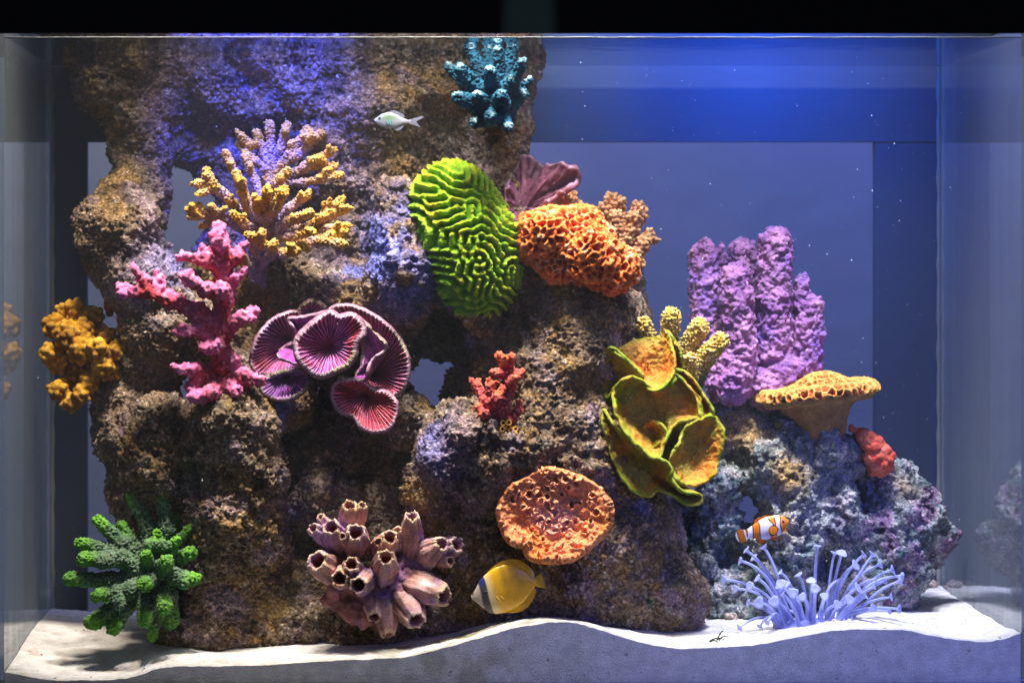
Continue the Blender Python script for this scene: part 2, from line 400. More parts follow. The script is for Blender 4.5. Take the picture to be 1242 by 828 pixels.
hood = thing('aquarium_hood', ((641 - 456) * sc_at(YH), YH, ZH), 'black plastic light hood covering the top of the tank', 'hood')
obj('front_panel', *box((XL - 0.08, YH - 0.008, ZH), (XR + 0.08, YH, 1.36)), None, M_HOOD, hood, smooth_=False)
obj('lip', *box((XL - 0.08, YH, 0.806), (XR + 0.08, -0.058, 0.812)), None, M_BLACK, hood, smooth_=False)  # unseen shelf added to keep lamp light off the sand face
obj('top_panel', *box((XL - 0.08, YH, 1.352), (XR + 0.08, 0.40, 1.36)), None, M_BLACK, hood, smooth_=False)
obj('end_panel', *box((XL - 0.08, YH, 0.813), (XL - 0.072, 0.40, 1.3519)), None, M_BLACK, hood, smooth_=False)
obj('end_panel', *box((XR + 0.072, YH, 0.813), (XR + 0.08, 0.40, 1.3519)), None, M_BLACK, hood, smooth_=False)

# ------------------------------------------------------------------ behind the tank: dark frame, grey wall
M_FRAME = plain_mat('dark_frame', lin(74, 82, 96), 0.7, 0.2)
M_WALL = plain_mat('grey_wall', lin(150, 152, 158), 0.8, 0.2)
s44 = sc_at(0.44)
fr = thing('cabinet_frame', (0.15, 0.45, -0.02), 'dark slate cabinet frame standing behind the tank, open to the grey wall', 'frame')
obj('header', *box((-1.4, 0.44, CAMZ + (330 - 172) * s44), (2.2, 0.46, 1.25)), None, M_FRAME, fr, smooth_=False)
obj('stile', *box(((60 - 456) * s44, 0.441, -0.02), ((105 - 456) * s44, 0.459, CAMZ + (330 - 172) * s44)), None, M_FRAME, fr, smooth_=False)
obj('stile', *box(((1062 - 456) * s44, 0.441, -0.02), ((1142 - 456) * s44, 0.459, CAMZ + (330 - 172) * s44)), None, M_FRAME, fr, smooth_=False)
tag(obj('wall_back', *box((-2.5, 1.20, -0.6), (3.2, 1.22, 2.4)), None, M_WALL, smooth_=False), 'plain grey wall seen through the tank', 'wall', kind='structure')
def area(loc, tgt, watt, col, sx, sy):
    l = bpy.data.lights.new('room_or_fill_area', 'AREA'); l.shape = 'RECTANGLE'; l.size = sx; l.size_y = sy; l.energy = watt; l.color = col
    o = bpy.data.objects.new('room_or_fill_area', l); link(o); o.location = loc; o.rotation_euler = (Vector(tgt) - Vector(loc)).to_track_quat('-Z', 'Y').to_euler(); return o
area((-0.3, 0.6, 1.6), (-0.9, 1.2, 0.35), 9, (1.0, 0.96, 0.90), 1.0, 0.2)
area((0.85, 0.6, 1.6), (0.8, 1.2, 0.35), 22, (0.09, 0.18, 1.0), 1.0, 0.2)  # added unseen blue lamp to tint the right side of the wall

# ------------------------------------------------------------------ sand
crest = [(-20, 812), (5, 815), (60, 825), (150, 824), (172, 817), (200, 808), (260, 808), (330, 806), (400, 801), (490, 798), (560, 780), (620, 762), (668, 754), (700, 755), (740, 768),
         (780, 780), (820, 787), (860, 786), (920, 782), (980, 770), (1020, 763), (1100, 764), (1140, 773), (1190, 779), (1215, 776), (1250, 764)]
cx_ = np.array([(a - 456) / 1000 for a, b in crest]); cz_ = np.array([CAMZ + (330 - b) / 1000 for a, b in crest])
def sand_z(x, y):
    f = np.interp(x, cx_, cz_)
    for dx in (-0.012, 0.012): f = f + np.interp(x + dx, cx_, cz_)
    f = f / 3
    b = np.interp(x, [-0.45, -0.2, 0.35, 0.78], [0.036, 0.030, 0.048, 0.062])
    t = sstep(0.0, 0.30, y); P = np.stack([x, y, 0 * x], 1)
    nz = 0.004 * fbm(P, 9, 3, 0.5, 3) * sstep(0, 0.03, y) + 0.006 * fbm(P, 3.5, 1, 0.5, 9) * sstep(0.02, 0.15, y)
    return f * (1 - t) + b * t + nz + 0.0006 * fbm(P, 160, 2, 0.6, 4) + 0.0012 * fbm(P, 40, 2, 0.5, 5)
nx_, ny_ = 620, 200
xs = np.linspace(XL + 0.0005, XR - 0.0005, nx_); ys = np.concatenate([np.linspace(0.0015, 0.10, 110), np.linspace(0.1015, YB - 0.0005, 90)])
gx, gy = np.meshgrid(xs, ys, indexing='ij'); zz = sand_z(gx.ravel(), gy.ravel())
V = np.stack([gx.ravel(), gy.ravel(), zz], 1); Q = gridq(nx_, ny_)
# cut face against the front pane
nf = 40; fx, fk = np.meshgrid(xs, np.arange(nf), indexing='ij'); ftop = zz.reshape(nx_, ny_)[:, 0]
fz = ftop[:, None] * (1 - fk / (nf - 1)) + 0.0 * fk; FV = np.stack([fx.ravel(), np.full(fx.size, 0.0015), fz.ravel()], 1)
FV[:, 1] += 0.0002 * np.maximum(0, gnoise(FV * 500, 8))
fi = np.arange(nx_ * nf).reshape(nx_, nf); fi2 = fi + len(V)
FQ = np.stack([fi2[:-1, :-1].ravel(), fi2[:-1, 1:].ravel(), fi2[1:, 1:].ravel(), fi2[1:, :-1].ravel()], 1)
SV = np.concatenate([V, FV]); SQ = np.concatenate([Q, FQ])
base = lin(210, 204, 198); col = np.tile(base, (len(SV), 1))
p1 = np.exp(-(((SV - px(560, 770, 0.05)) / np.array([0.11, 0.05, 1])) ** 2).sum(1)) * sstep(-0.1, 0.5, fbm(SV, 22, 3, 0.6, 6))  # greenish sand patch: diatom stain with a colour reflection painted in
p2 = sstep(0.25, 0.6, fbm(SV, 30, 3, 0.6, 21)) * 0.3 * sstep(0.0, -0.25, SV[:, 0])
col = mix(col, lin(120, 112, 60), np.clip(p1 * 1.1, 0, 0.85)); col = mix(col, lin(150, 120, 80), p2)
sp = sstep(0.62, 0.8, gnoise(SV * 260, 31)); col = mix(col, lin(90, 70, 55), sp * 0.7)
M_SAND = coral_mat('sand', 0.85, 0.2, 700, 0.6, 0.0014, 0.22, scale2=60)
tag(obj('sand_bed', SV, SQ, col, M_SAND), 'pale undulating sand bed banked against the front glass', 'sand', kind='structure')

# ================================================================== main rock
def bl(*a, **k): return blob(*a, **k)
rock = []
K = 0.03
def rk(pts, k=K): rock.extend(chain(pts, k))
rk([(150, 0, .29, 104), (166, 90, .30, 72), (170, 205, .28, 28), (156, 282, .22, 54), (185, 338, .21, 48), (215, 400, .21, 62)])       # looping pillar
rk([(170, 40, .33, 85), (300, 70, .33, 95), (440, 90, .31, 105), (570, 70, .31, 80)])                                                    # slab under the hood
rk([(590, 60, .29, 58), (600, 170, .28, 42), (595, 300, .26, 70)])
rk([(440, 150, .27, 75), (440, 240, .30, 80), (430, 320, .28, 75)])
rk([(478, 250, .17, 34), (490, 320, .15, 40), (478, 372, .17, 34)], 0.015)                                                                # bluish column
rk([(355, 330, .26, 60), (400, 360, .22, 45), (440, 375, .20, 34)], 0.02)
rk([(395, 205, .24, 38), (445, 215, .22, 28)], 0.02)
rk([(235, 160, .33, 44), (262, 175, .33, 40)])
rk([(320, 190, .35, 70), (315, 300, .35, 66)])
rk([(530, 190, .34, 62), (520, 300, .35, 66), (545, 390, .35, 50)])
rk([(455, 420, .32, 55), (450, 520, .33, 60)])
rk([(585, 420, .30, 40), (580, 510, .28, 44)])
rk([(300, 260, .34, 60), (310, 420, .27, 70), (330, 470, .20, 55)])
rk([(170, 455, .25, 48), (165, 520, .23, 46), (185, 600, .24, 46), (245, 700, .25, 52)])                                                  # left flank
rk([(200, 520, .15, 42), (195, 575, .15, 44)], 0.02)
rk([(285, 520, .12, 58), (300, 570, .13, 54)], 0.02)                                                                                      # pedestal of the pink coral
rk([(285, 635, .13, 58), (285, 715, .19, 70), (330, 770, .20, 58)], 0.02)
rk([(420, 600, .30, 120), (500, 720, .26, 90)])
rk([(620, 340, .26, 70), (690, 375, .20, 68), (700, 420, .17, 66)])
rk([(735, 390, .22, 40), (725, 440, .19, 48)], 0.02)
rk([(670, 470, .17, 72), (690, 560, .185, 92), (720, 650, .20, 105)])
rk([(560, 545, .11, 60), (610, 570, .11, 55)], 0.02)                                                                                      # front boulder
rk([(530, 600, .14, 42), (620, 690, .20, 70), (740, 700, .18, 70), (815, 715, .15, 40)], 0.02)
rk([(250, 770, .17, 60), (450, 740, .19, 70), (640, 740, .19, 60), (800, 735, .15, 45)])
rk([(600, 410, .20, 32), (580, 430, .21, 26), (600, 500, .16, 36)], 0.02)
rk([(455, 510, .20, 34), (520, 510, .17, 30)], 0.02)
rk([(748, 330, .26, 24), (745, 385, .25, 34)], 0.015)
rk([(760, 380, .27, 20), (752, 420, .26, 24)], 0.01)
rk([(520, 385, .16, 24), (575, 385, .15, 26)], 0.015)
rock += [bl(224, 270, .27, 28, 42, 300, k=0.008, sub=True), bl(242, 246, .27, 20, 27, 300, k=0.008, sub=True),
         bl(513, 464, .30, 22, 23, 300, k=0.008, sub=True), bl(536, 430, .17, 46, 60, 120, k=0.012, sub=True),
         bl(420, 545, .10, 66, 66, 120, k=0.03, sub=True), bl(215, 575, .08, 12, 60, 60, k=0.01, sub=True),
         bl(415, 250, .14, 36, 30, 60, k=0.02, sub=True)]
V, Q = build_sdf(rock, 0.0042)
V = V[:, :]
N = normals(V, Q)
l1 = worley(V + .012 * np.stack([gnoise(V * 18, 200 + q) for q in range(3)], 1), 17, 9)[0]; l2 = worley(V + .006 * np.stack([gnoise(V * 40, 210 + q) for q in range(3)], 1), 40, 10)[0]
V = V + N * (0.012 * fbm(V, 12, 2, 0.5, 1) + 0.020 * (.55 - l1) + 0.009 * (.55 - l2))[:, None]
V, Q = subdiv(smooth(V, Q, 1), Q)
N = normals(V, Q)
f1, f2, idd = worley(V, 75, 3)
g1, g2, gid = worley(V, 190, 5)
V = V + N * (0.0042 * fbm(V, 80, 3, 0.6, 12) * (0.5 + sstep(-.3, .4, fbm(V, 9, 2, .5, 44))) - 0.004 * sstep(0.5, 0.1, f1) * (idd > 0.78) + 0.0060 * (0.6 - g1) * (.5 + sstep(-.4, .4, fbm(V, 16, 2, .5, 45))) + 0.0026 * fbm(V, 260, 2, 0.6, 99))[:, None]
V[:, 1] = np.clip(V[:, 1], 0.02, 0.392); V[:, 2] = np.minimum(V[:, 2], 0.822)
N = normals(V, Q)
def near(V, x, y, d, r): return np.exp(-((V - px(x, y, d)) ** 2).sum(1) / (r * 1e-3) ** 2)
c = np.tile(lin(132, 108, 84), (len(V), 1))
a = fbm(V, 11, 4, 0.55, 31); b_ = fbm(V, 16, 4, 0.6, 41); d_ = fbm(V, 26, 3, 0.6, 51); e_ = fbm(V, 60, 3, 0.6, 61)
c = mix(c, lin(162, 126, 66), sstep(-.1, 0.5, a) * 0.8)          # ochre film
c = mix(c, lin(150, 126, 142), sstep(0.1, 0.6, b_) * 0.7)         # mauve coralline crust
c = mix(c, lin(70, 48, 38), sstep(0.1, 0.6, d_) * 0.7)             # dark brown
c = mix(c, lin(178, 165, 150), sstep(0.2, 0.7, e_) * 0.55)         # pale grit
c = mix(c, lin(38, 92, 66), np.clip(near(V, 245, 565, .13, 34) + near(V, 790, 715, .1, 45) * .7 + near(V, 560, 200, .2, 40) * .4, 0, 1) * sstep(-0.2, 0.3, d_) * 0.9)
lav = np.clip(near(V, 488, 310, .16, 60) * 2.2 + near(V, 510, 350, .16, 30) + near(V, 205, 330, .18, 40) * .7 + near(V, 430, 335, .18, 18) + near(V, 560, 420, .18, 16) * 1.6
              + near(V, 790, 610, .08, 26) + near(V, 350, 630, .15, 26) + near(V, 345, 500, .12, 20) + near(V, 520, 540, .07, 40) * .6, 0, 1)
c = mix(c, lin(112, 118, 205), lav * sstep(-0.5, 0.1, b_))  # lavender patches; blue lamp glow on the column is painted in
c = mix(c, lin(190, 145, 50), np.clip(near(V, 165, 165, .25, 42) + near(V, 270, 620, .08, 24) * .5, 0, 1) * sstep(-0.1, 0.4, e_) * 0.9)
c *= (0.6 + 0.75 * gid)[:, None]; c = mix(c, lin(205, 190, 172), (gid > .86) * sstep(.45, .2, g1) * .7)
tag(obj('reef_rock', V, Q, c, M_ROCK), 'tall brown pitted reef rock with two see-through holes, carrying most of the corals', 'rock')

# ------------------------------------------------------------------ second rock
rock = []
rk([(880, 530, .27, 42), (950, 555, .26, 50), (1010, 560, .26, 38)], .02)
rk([(870, 590, .27, 50), (870, 680, .26, 40)], .02)
rk([(960, 590, .21, 42), (950, 640, .20, 40), (955, 690, .20, 42)], .015)
rk([(1000, 590, .22, 38), (1020, 620, .22, 40), (1010, 650, .24, 30)], .015)
rk([(1075, 590, .26, 36), (1095, 625, .25, 42), (1080, 670, .24, 44), (1060, 710, .24, 40)], .018)
rk([(1125, 660, .26, 32), (1100, 650, .25, 40)], .015)
rk([(930, 570, .2, 32), (1040, 700, .24, 50)], .02)
rk([(900, 735, .25, 50), (1000, 730, .27, 50), (1080, 725, .26, 34)], .02)
rk([(955, 525, .25, 30), (1000, 548, .21, 30), (1035, 555, .23, 22)], .015)
rock += [bl(908, 622, .22, 15, 24, 200, k=.01, sub=True), bl(1052, 595, .2, 15, 40, 60, k=.01, sub=True), bl(1010, 690, .17, 26, 24, 60, k=.012, sub=True),
         bl(893, 560, .2, 26, 20, 40, k=.012, sub=True), bl(890, 672, .19, 24, 26, 60, k=.01, sub=True)]
V, Q = build_sdf(rock, 0.0038)
N = normals(V, Q); V = V + N * (0.012 * fbm(V, 20, 3, 0.5, 71) + 0.009 * fbm(V, 45, 2, 0.5, 72))[:, None]
V, Q = subdiv(smooth(V, Q, 1), Q); N = normals(V, Q)
f1, f2, idd = worley(V, 95, 13); g1, g2, gid = worley(V, 210, 15)
V = V + N * (0.0055 * fbm(V, 100, 3, 0.6, 82) - 0.005 * sstep(0.5, 0.1, f1) * (idd > 0.4) + 0.003 * (0.6 - g1))[:, None]
V[:, 1] = np.clip(V[:, 1], 0.05, 0.392)
a = fbm(V, 14, 4, 0.55, 91); b_ = fbm(V, 20, 4, 0.6, 92); e_ = fbm(V, 70, 3, 0.6, 93)
c = np.tile(lin(150, 156, 158), (len(V), 1))
c = mix(c, lin(62, 108, 112), sstep(-0.2, 0.4, a) * 0.85); c = mix(c, lin(158, 112, 158), sstep(-.1, 0.4, b_) * np.clip((V[:, 0] - 0.56) / 0.1, 0, 1) * 0.85)
c = mix(c, lin(215, 205, 200), sstep(0.05, 0.5, e_) * 0.6); c = mix(c, lin(50, 62, 56), sstep(0.15, 0.5, -e_) * 0.6)
c = mix(c, lin(190, 150, 80), np.clip(near(V, 900, 520, .22, 40) * 1.2 + near(V, 958, 572, .16, 26) * 1.3 + near(V, 950, 640, .15, 20) * .7 + near(V, 1095, 590, .22, 22) * .6, 0, 1) * 0.85)
c = mix(c, lin(70, 90, 200), np.clip(near(V, 1055, 615, .24, 24), 0, 1) * 0.6)
tag(obj('live_rock', V, Q, c, M_ROCK), 'lower blue-grey craggy rock with small caves, standing apart behind the anemone', 'rock')
for i in range(12):
    x_ = random.uniform(835, 1150); y_ = random.uniform(0.22, 0.38)
    if i < 3: x_ = (1128, 1152, 885)[i]; y_ = (0.385, 0.37, 0.2)[i]
    s_ = sc_at(y_); X = (x_ - 456) * s_; zb = float(sand_z(np.array([X]), np.array([y_]))[0])
    if i >= 3: continue
    V, Q = build_sdf([ell((X, y_, zb + .003), (.008, .007, .006), .005), ell((X + .006, y_ + .003, zb + .003), (.006, .006, .005), .005)], .0016)
    N = normals(V, Q); V = V + N * (0.0025 * fbm(V, 160, 3, .6, i))[:, None]
    tag(obj('pebble', V, Q, np.tile(lin(200, 180, 170), (len(V), 1)), M_ROCK),
        ['small pinkish pebble on the sand at the foot of the blue-grey rock', 'pale pebble lying by itself along the rear glass', 'flat stone on the sand between the two rocks'][i], 'pebble')
# ================================================================== branching corals
def zoomed(x0, y0, s):
    """coordinates read off an enlarged crop -> photograph pixels"""
    return lambda x, y, d, *r: (x0 + x * s, y0 + y * s, d) + tuple(v * s for v in r)
def branch_coral(name, label, polylines, tips, h, k, colour, nod=(0, 0), bumps=(0, 0), tip_sig=0.012, mat=None, sub=0, big=0.0, blobs=(), cat='coral', group=None, knob=0.0):
    prims = list(blobs)
    for p in polylines: prims += chain(p, k)
    V, Q = build_sdf(prims, h)
    if big:
        V = V + normals(V, Q) * (big * fbm(V, 45, 2, 0.5, 101))[:, None]
    for _ in range(sub): V, Q = subdiv(V, Q)
    N = normals(V, Q); hh = np.zeros(len(V))
    if nod[1]:
        f1, f2, idd = worley(V, nod[0], 21); nn = (1 - np.clip(f1 * 1.45, 0, 1) ** 2); hh = nn
        V = V + N * (nod[1] * (nn - 0.4))[:, None]
    if bumps[1]:
        V = V + N * (bumps[1] * fbm(V, bumps[0], 3, 0.55, 33))[:, None]
    T = tipness(V, tips, tip_sig) if len(tips) else np.zeros(len(V))
    o = obj(name, V, Q, colour(V, N, T, hh), mat or M_CORAL)
    return tag(o, label, cat, group)

# ---- yellow staghorn
z = zoomed(220, 140, 0.2536)
H0, H1 = (370, 790), (365, 640)
def staghorn():
    pl, tips = [], []
    def br(points, depths, r0, r1):
        p = [z(x, y, d, .8 * (r0 + (r1 - r0) * i / (len(points) - 1))) for i, ((x, y), d) in enumerate(zip(points, depths))]
        pl.append(p); tips.append(p[-1])
        # side knobs
        for _ in range(2):
            a, b = np.array(p[-2][:3]), np.array(p[-1][:3]); t = random.uniform(0.35, 0.9); q = a + (b - a) * t
            e = q + np.array([random.uniform(-9, 9), random.uniform(-9, 2), random.uniform(-.014, .004)])
            pl.append([tuple(q) + (3.6,), tuple(e) + (2.8,)]); tips.append(tuple(e))
    br([H0, H1, (350, 480)], (.20, .19, .18), 60, 34)
    br([H1, (400, 470), (430, 290)], (.19, .2, .22), 40, 26)
    hub = (430, 285)
    for t_, d in (((280, 140), .21), ((360, 85), .22), ((425, 45), .22), ((505, 50), .21), ((600, 70), .20), ((668, 88), .19)):
        m = ((hub[0] * .45 + t_[0] * .55), (hub[1] * .45 + t_[1] * .55) + 12)
        br([hub, m, t_], (.22, d, d), 20, 27)
    br([(340, 150), (285, 100)], (.21, .20), 20, 22)
    br([(620, 75), (600, 110)], (.20, .18), 20, 26)
    for t_, d in (((730, 165), .17), ((735, 240), .17), ((760, 285), .15)):
        br([(450, 330), (590, 250 if t_[1] < 250 else 320), t_], (.2, .18, d), 22, 22)
    br([(600, 240), (660, 205)], (.18, .16), 24, 26)
    br([(640, 310), (700, 270)], (.18, .16), 20, 18)
    br([(350, 480), (280, 330), (210, 180)], (.18, .18, .18), 26, 22)
    br([(390, 430), (350, 310), (300, 200)], (.2, .2, .2), 24, 22)
    br([(340, 520), (300, 380), (262, 280)], (.17, .15, .14), 28, 26)
    br([(340, 520), (300, 400), (290, 320)], (.17, .14, .13), 28, 24)
    br([(350, 560), (230, 400), (150, 330), (120, 260)], (.19, .16, .15, .15), 30, 22)
    br([(200, 370), (110, 335), (70, 320)], (.16, .15, .15), 22, 16)
    br([(170, 345), (75, 378)], (.16, .14), 22, 16)
    br([(350, 580), (220, 500), (110, 470), (30, 450)], (.19, .17, .16, .15), 30, 20)
    br([(150, 480), (60, 435)], (.16, .15), 22, 16)
    br([(130, 475), (35, 490)], (.16, .15), 22, 15)
    br([(200, 500), (140, 430)], (.17, .15), 22, 20)
    br([(180, 500), (95, 530)], (.17, .17), 22, 18)
    br([(365, 560), (300, 520), (250, 470)], (.17, .14, .13), 28, 24)
    br([(420, 440), (460, 320), (510, 265)], (.19, .17, .15), 24, 26)
    br([(370, 500), (400, 420), (412, 350)], (.17, .14, .12), 28, 26)
    br([(380, 520), (360, 440), (350, 385)], (.17, .14, .13), 24, 18)
    br([(390, 540), (450, 440), (490, 360)], (.17, .13, .12), 30, 34)
    br([(400, 560), (520, 440), (600, 380)], (.17, .14, .13), 30, 22)
    br([(400, 590), (510, 510), (615, 465)], (.17, .13, .11), 30, 26)
    br([(400, 600), (520, 580), (625, 555)], (.17, .13, .11), 28, 26)
    br([(395, 650), (480, 660), (550, 648)], (.17, .13, .12), 28, 28)
    br([(420, 570), (600, 540), (690, 480)], (.18, .15, .13), 28, 24)
    br([(600, 540), (700, 470), (770, 395)], (.15, .14, .13), 26, 18)
    br([(680, 480), (710, 405)], (.14, .13), 20, 16)
    br([(640, 530), (740, 470), (808, 440)], (.15, .13, .13), 22, 16)
    br([(600, 580), (700, 540), (790, 530)], (.15, .13, .12), 26, 18)
    br([(600, 600), (690, 600), (782, 615)], (.15, .12, .11), 26, 22)
    br([(640, 600), (720, 570), (780, 570)], (.14, .12, .12), 22, 20)
    br([(560, 600), (600, 640)], (.15, .12), 22, 20)
    br([(370, 660), (345, 620), (340, 570)], (.17, .13, .12), 24, 20)
    br([(370, 700), (385, 620), (385, 550)], (.17, .13, .12), 24, 16)
    br([(370, 720), (430, 670), (445, 605)], (.17, .13, .12), 26, 20)
    br([(360, 760), (300, 700), (290, 680)], (.18, .15, .14), 26, 24)
    def colour(V, N, T, hh):
        f = fbm(V, 30, 2, .5, 2)
        c = mix(np.tile(lin(112, 84, 78), (len(V), 1)), lin(190, 142, 26), np.clip(T * 1.25 + 0.22 + 0.45 * f, 0, 1))
        c = mix(c, lin(150, 132, 190), np.clip(1.0 * (1 - T) * sstep(-.2, 0.3, f + 0.15), 0, .8))
        return mix(c, lin(232, 205, 160), hh * 0.32 * (0.3 + 0.7 * sstep(-.2, .3, N[:, 2])))  # paler nodules on upward faces, lit tips put into the colour
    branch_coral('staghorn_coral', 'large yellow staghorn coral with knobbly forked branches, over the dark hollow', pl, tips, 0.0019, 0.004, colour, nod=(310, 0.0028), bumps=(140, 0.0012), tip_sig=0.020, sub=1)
staghorn()

# ---- pink branching coral
z = zoomed(0, 260, 0.338)
pl = []; tips = []
def br(points, depths, r0, r1):
    p = [z(x, y, d, .8 * (r0 + (r1 - r0) * i / (len(points) - 1))) for i, ((x, y), d) in enumerate(zip(points, depths))]
    pl.append(p); tips.append(p[-1])
br([(790, 640), (795, 520), (790, 420), (805, 280)], (.12, .10, .09, .08), 50, 36)
br([(800, 300), (795, 190), (800, 120), (785, 48)], (.09, .09, .09, .09), 40, 30)
br([(790, 60), (770, 75)], (.09, .08), 30, 28)
br([(800, 190), (730, 160), (645, 150)], (.09, .08, .07), 36, 20)
br([(770, 150), (725, 120)], (.09, .08), 26, 20)
br([(800, 130), (785, 105)], (.08, .065), 26, 24)
br([(810, 190), (850, 150), (875, 115)], (.09, .08, .08), 32, 18)
br([(815, 270), (850, 230), (870, 205)], (.09, .08, .08), 30, 18)
br([(800, 300), (730, 265), (668, 225)], (.09, .07, .06), 38, 22)
br([(730, 270), (750, 265)], (.08, .06), 28, 24)
br([(770, 420), (710, 350), (620, 310), (540, 285), (428, 258)], (.09, .08, .07, .07, .07), 46, 18)
br([(560, 290), (520, 235), (480, 200)], (.07, .07, .07), 30, 20)
br([(600, 300), (570, 240), (563, 212)], (.07, .08, .08), 26, 18)
br([(480, 275), (440, 285)], (.07, .06), 20, 15)
br([(805, 290), (800, 270)], (.08, .06), 40, 36)
br([(770, 450), (720, 420), (630, 418)], (.09, .08, .07), 36, 16)
br([(690, 420), (650, 405)], (.08, .07), 20, 14)
br([(800, 430), (850, 385), (912, 345)], (.09, .08, .08), 38, 20)
br([(880, 370), (905, 375)], (.08, .07), 22, 16)
br([(770, 470), (735, 480)], (.09, .07), 34, 26)
br([(790, 470), (775, 475)], (.09, .065), 34, 26)
br([(770, 590), (700, 560), (625, 545)], (.11, .08, .07), 44, 20)
br([(720, 580), (690, 620)], (.1, .08), 34, 28)
br([(820, 580), (880, 580), (935, 590)], (.11, .08, .08), 42, 24)
br([(830, 570), (850, 520)], (.1, .08), 30, 20)
br([(780, 600), (760, 640), (690, 655)], (.11, .07, .07), 44, 22)
br([(800, 600), (850, 630)], (.11, .07), 44, 28)
def colour(V, N, T, hh):
    f = fbm(V, 40, 3, .5, 5)
    c = mix(np.tile(lin(164, 56, 60), (len(V), 1)), lin(206, 112, 156), np.clip(.7 * T + 0.2 + 0.7 * f + .3 * N[:, 2], 0, 1))  # lilac on upward faces, light on the tops put into the colour
    return mix(c, lin(245, 190, 205), sstep(0.3, 0.75, fbm(V, 150, 2, .5, 6)) * .5)
branch_coral('branching_coral', 'hot pink branching coral with stubby fingers, beside the round hole in the reef rock', pl, tips, 0.0019, 0.006, colour, nod=(170, 0.0022), bumps=(140, 0.0036), tip_sig=0.02, big=.004)

# ---- mustard bushy coral
pl = []; blobs = []; tips = []
mus = [(270, 345, .23, 42), (335, 365, .23, 36), (195, 400, .22, 44), (245, 430, .2, 50), (180, 500, .21, 38), (290, 480, .2, 55), (380, 440, .22, 40), (425, 490, .2, 42), (370, 540, .19, 42),
       (320, 600, .2, 36), (205, 630, .2, 36), (255, 675, .2, 34), (290, 645, .19, 34), (400, 570, .2, 36), (230, 350, .24, 30), (210, 540, .22, 36), (300, 410, .21, 40), (350, 480, .18, 36)]
for x, y, d, r in mus:
    p = z(x, y, d, r); blobs.append(blob(p[0], p[1], p[2], p[3], k=0.006)); tips.append(p)
    pl.append([z(470, 520, .25, 26), z((x + 470) / 2 - 60, (y + 520) / 2, .23, 24), z(x, y, d, 22)])
def colour(V, N, T, hh):
    c = mix(np.tile(lin(132, 78, 22), (len(V), 1)), lin(206, 152, 34), np.clip(hh * .7 + .3 * N[:, 2] + .5 * fbm(V, 25, 2, .5, 8) + .2, 0, 1))  # darker crevices and lighter tops, shading put into the colour
    return mix(c, lin(225, 190, 110), sstep(.55, .95, hh) * .3)
branch_coral('bushy_coral', 'mustard yellow bushy coral hanging off the flank of the reef rock beside the side pane', pl, tips, 0.0021, 0.005, colour, nod=(115, 0.0052), bumps=(140, 0.0018), blobs=blobs)
p = z(392, 320, .24)
V, Q = build_sdf([ell(px(*p), (.006, .006, .012), .004), ell(px(p[0] + 1, p[1] + 8, .245), (.005, .005, .009), .004)], .0015)
V = V + normals(V, Q) * (0.003 * fbm(V, 150, 3, .6, 1))[:, None]
tag(obj('sponge_tuft', V, Q, np.tile(lin(180, 110, 40), (len(V), 1)), M_CORAL), 'tiny orange-brown sponge tuft clinging to the edge of the looping rock pillar', 'sponge')

# ---- green finger coral
z = zoomed(0, 540, 0.3477); pl = []; tips = []
hub = (520, 470, .11)
def fing(t, d, mid=None, r0=32, r1=23, dm=None):
    r1 *= .95; t = (hub[0] + (t[0] - hub[0]) * 1.04, hub[1] + (t[1] - hub[1]) * 1.04)
    m = mid or ((hub[0] + t[0]) / 2, (hub[1] + t[1]) / 2 - 8)
    p = [z(hub[0], hub[1], hub[2], r0), z(m[0], m[1], dm if dm is not None else (hub[2] + d) / 2, (r0 + r1) / 2), z(t[0], t[1], d, r1)]
    pl.append(p); tips.append(p[-1])
fing((465, 190), .13, (520, 290), 30, 24); pl.append([z(470, 195, .13, 20), z(492, 188, .13, 12)])
fing((563, 168), .12, (580, 290), 30, 24); fing((350, 272), .10, (430, 345)); fing((428, 288), .12, (480, 370), 28, 20)
fing((290, 345), .09, (390, 370), 30, 22); fing((300, 398), .07, (420, 395), 30, 26); pl.append([z(355, 405, .07, 26), z(385, 410, .055, 18)])
fing((252, 465), .07, (370, 470), 32, 24); fing((345, 522), .05, (450, 505), 34, 24); pl.append([z(400, 520, .055, 26), z(420, 560, .05, 20)])
fing((322, 612), .06, (400, 560), 30, 24); fing((345, 620), .065, (400, 570), 28, 18); fing((400, 632), .07, (440, 560), 30, 26)
fing((503, 485), .035, (520, 470), 34, 26); fing((548, 312), .08, (545, 380), 32, 16); pl.append([z(546, 340, .08, 22), z(520, 345, .07, 18)]); pl.append([z(550, 350, .08, 24), z(580, 350, .07, 20)])
fing((612, 335), .08, (580, 390), 30, 18); fing((652, 300), .11, (600, 360), 28, 18); fing((660, 378), .09, (600, 410), 30, 24); fing((580, 408), .05, (560, 430), 34, 26)
fing((678, 465), .07, (610, 455), 32, 22); pl.append([z(600, 445, .075, 28), z(640, 480, .07, 22)]); fing((505, 605), .05, (510, 550), 34, 26); fing((572, 560), .05, (560, 520), 34, 28); fing((530, 660), .09, (550, 560), 40, 18)
fing((590, 600), .1, (580, 530), 40, 36); fing((510, 385), .05, (515, 420), 34, 20); fing((500, 300), .14, (500, 360), 30, 18); fing((610, 260), .14, (590, 340), 28, 20)
def colour(V, N, T, hh):
    f = fbm(V, 45, 3, .5, 15)
    c = mix(np.tile(lin(58, 84, 60), (len(V), 1)), lin(100, 160, 34), np.clip(1.1 * T + .25 * f, 0, 1))
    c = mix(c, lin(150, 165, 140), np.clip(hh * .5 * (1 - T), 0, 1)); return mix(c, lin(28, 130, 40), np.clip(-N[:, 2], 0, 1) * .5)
branch_coral('finger_coral', 'bushy green finger coral with bright green tips at the foot of the reef rock', pl, tips, 0.0018, 0.005, colour, nod=(280, 0.0020), bumps=(130, 0.0022), tip_sig=0.014, sub=1)

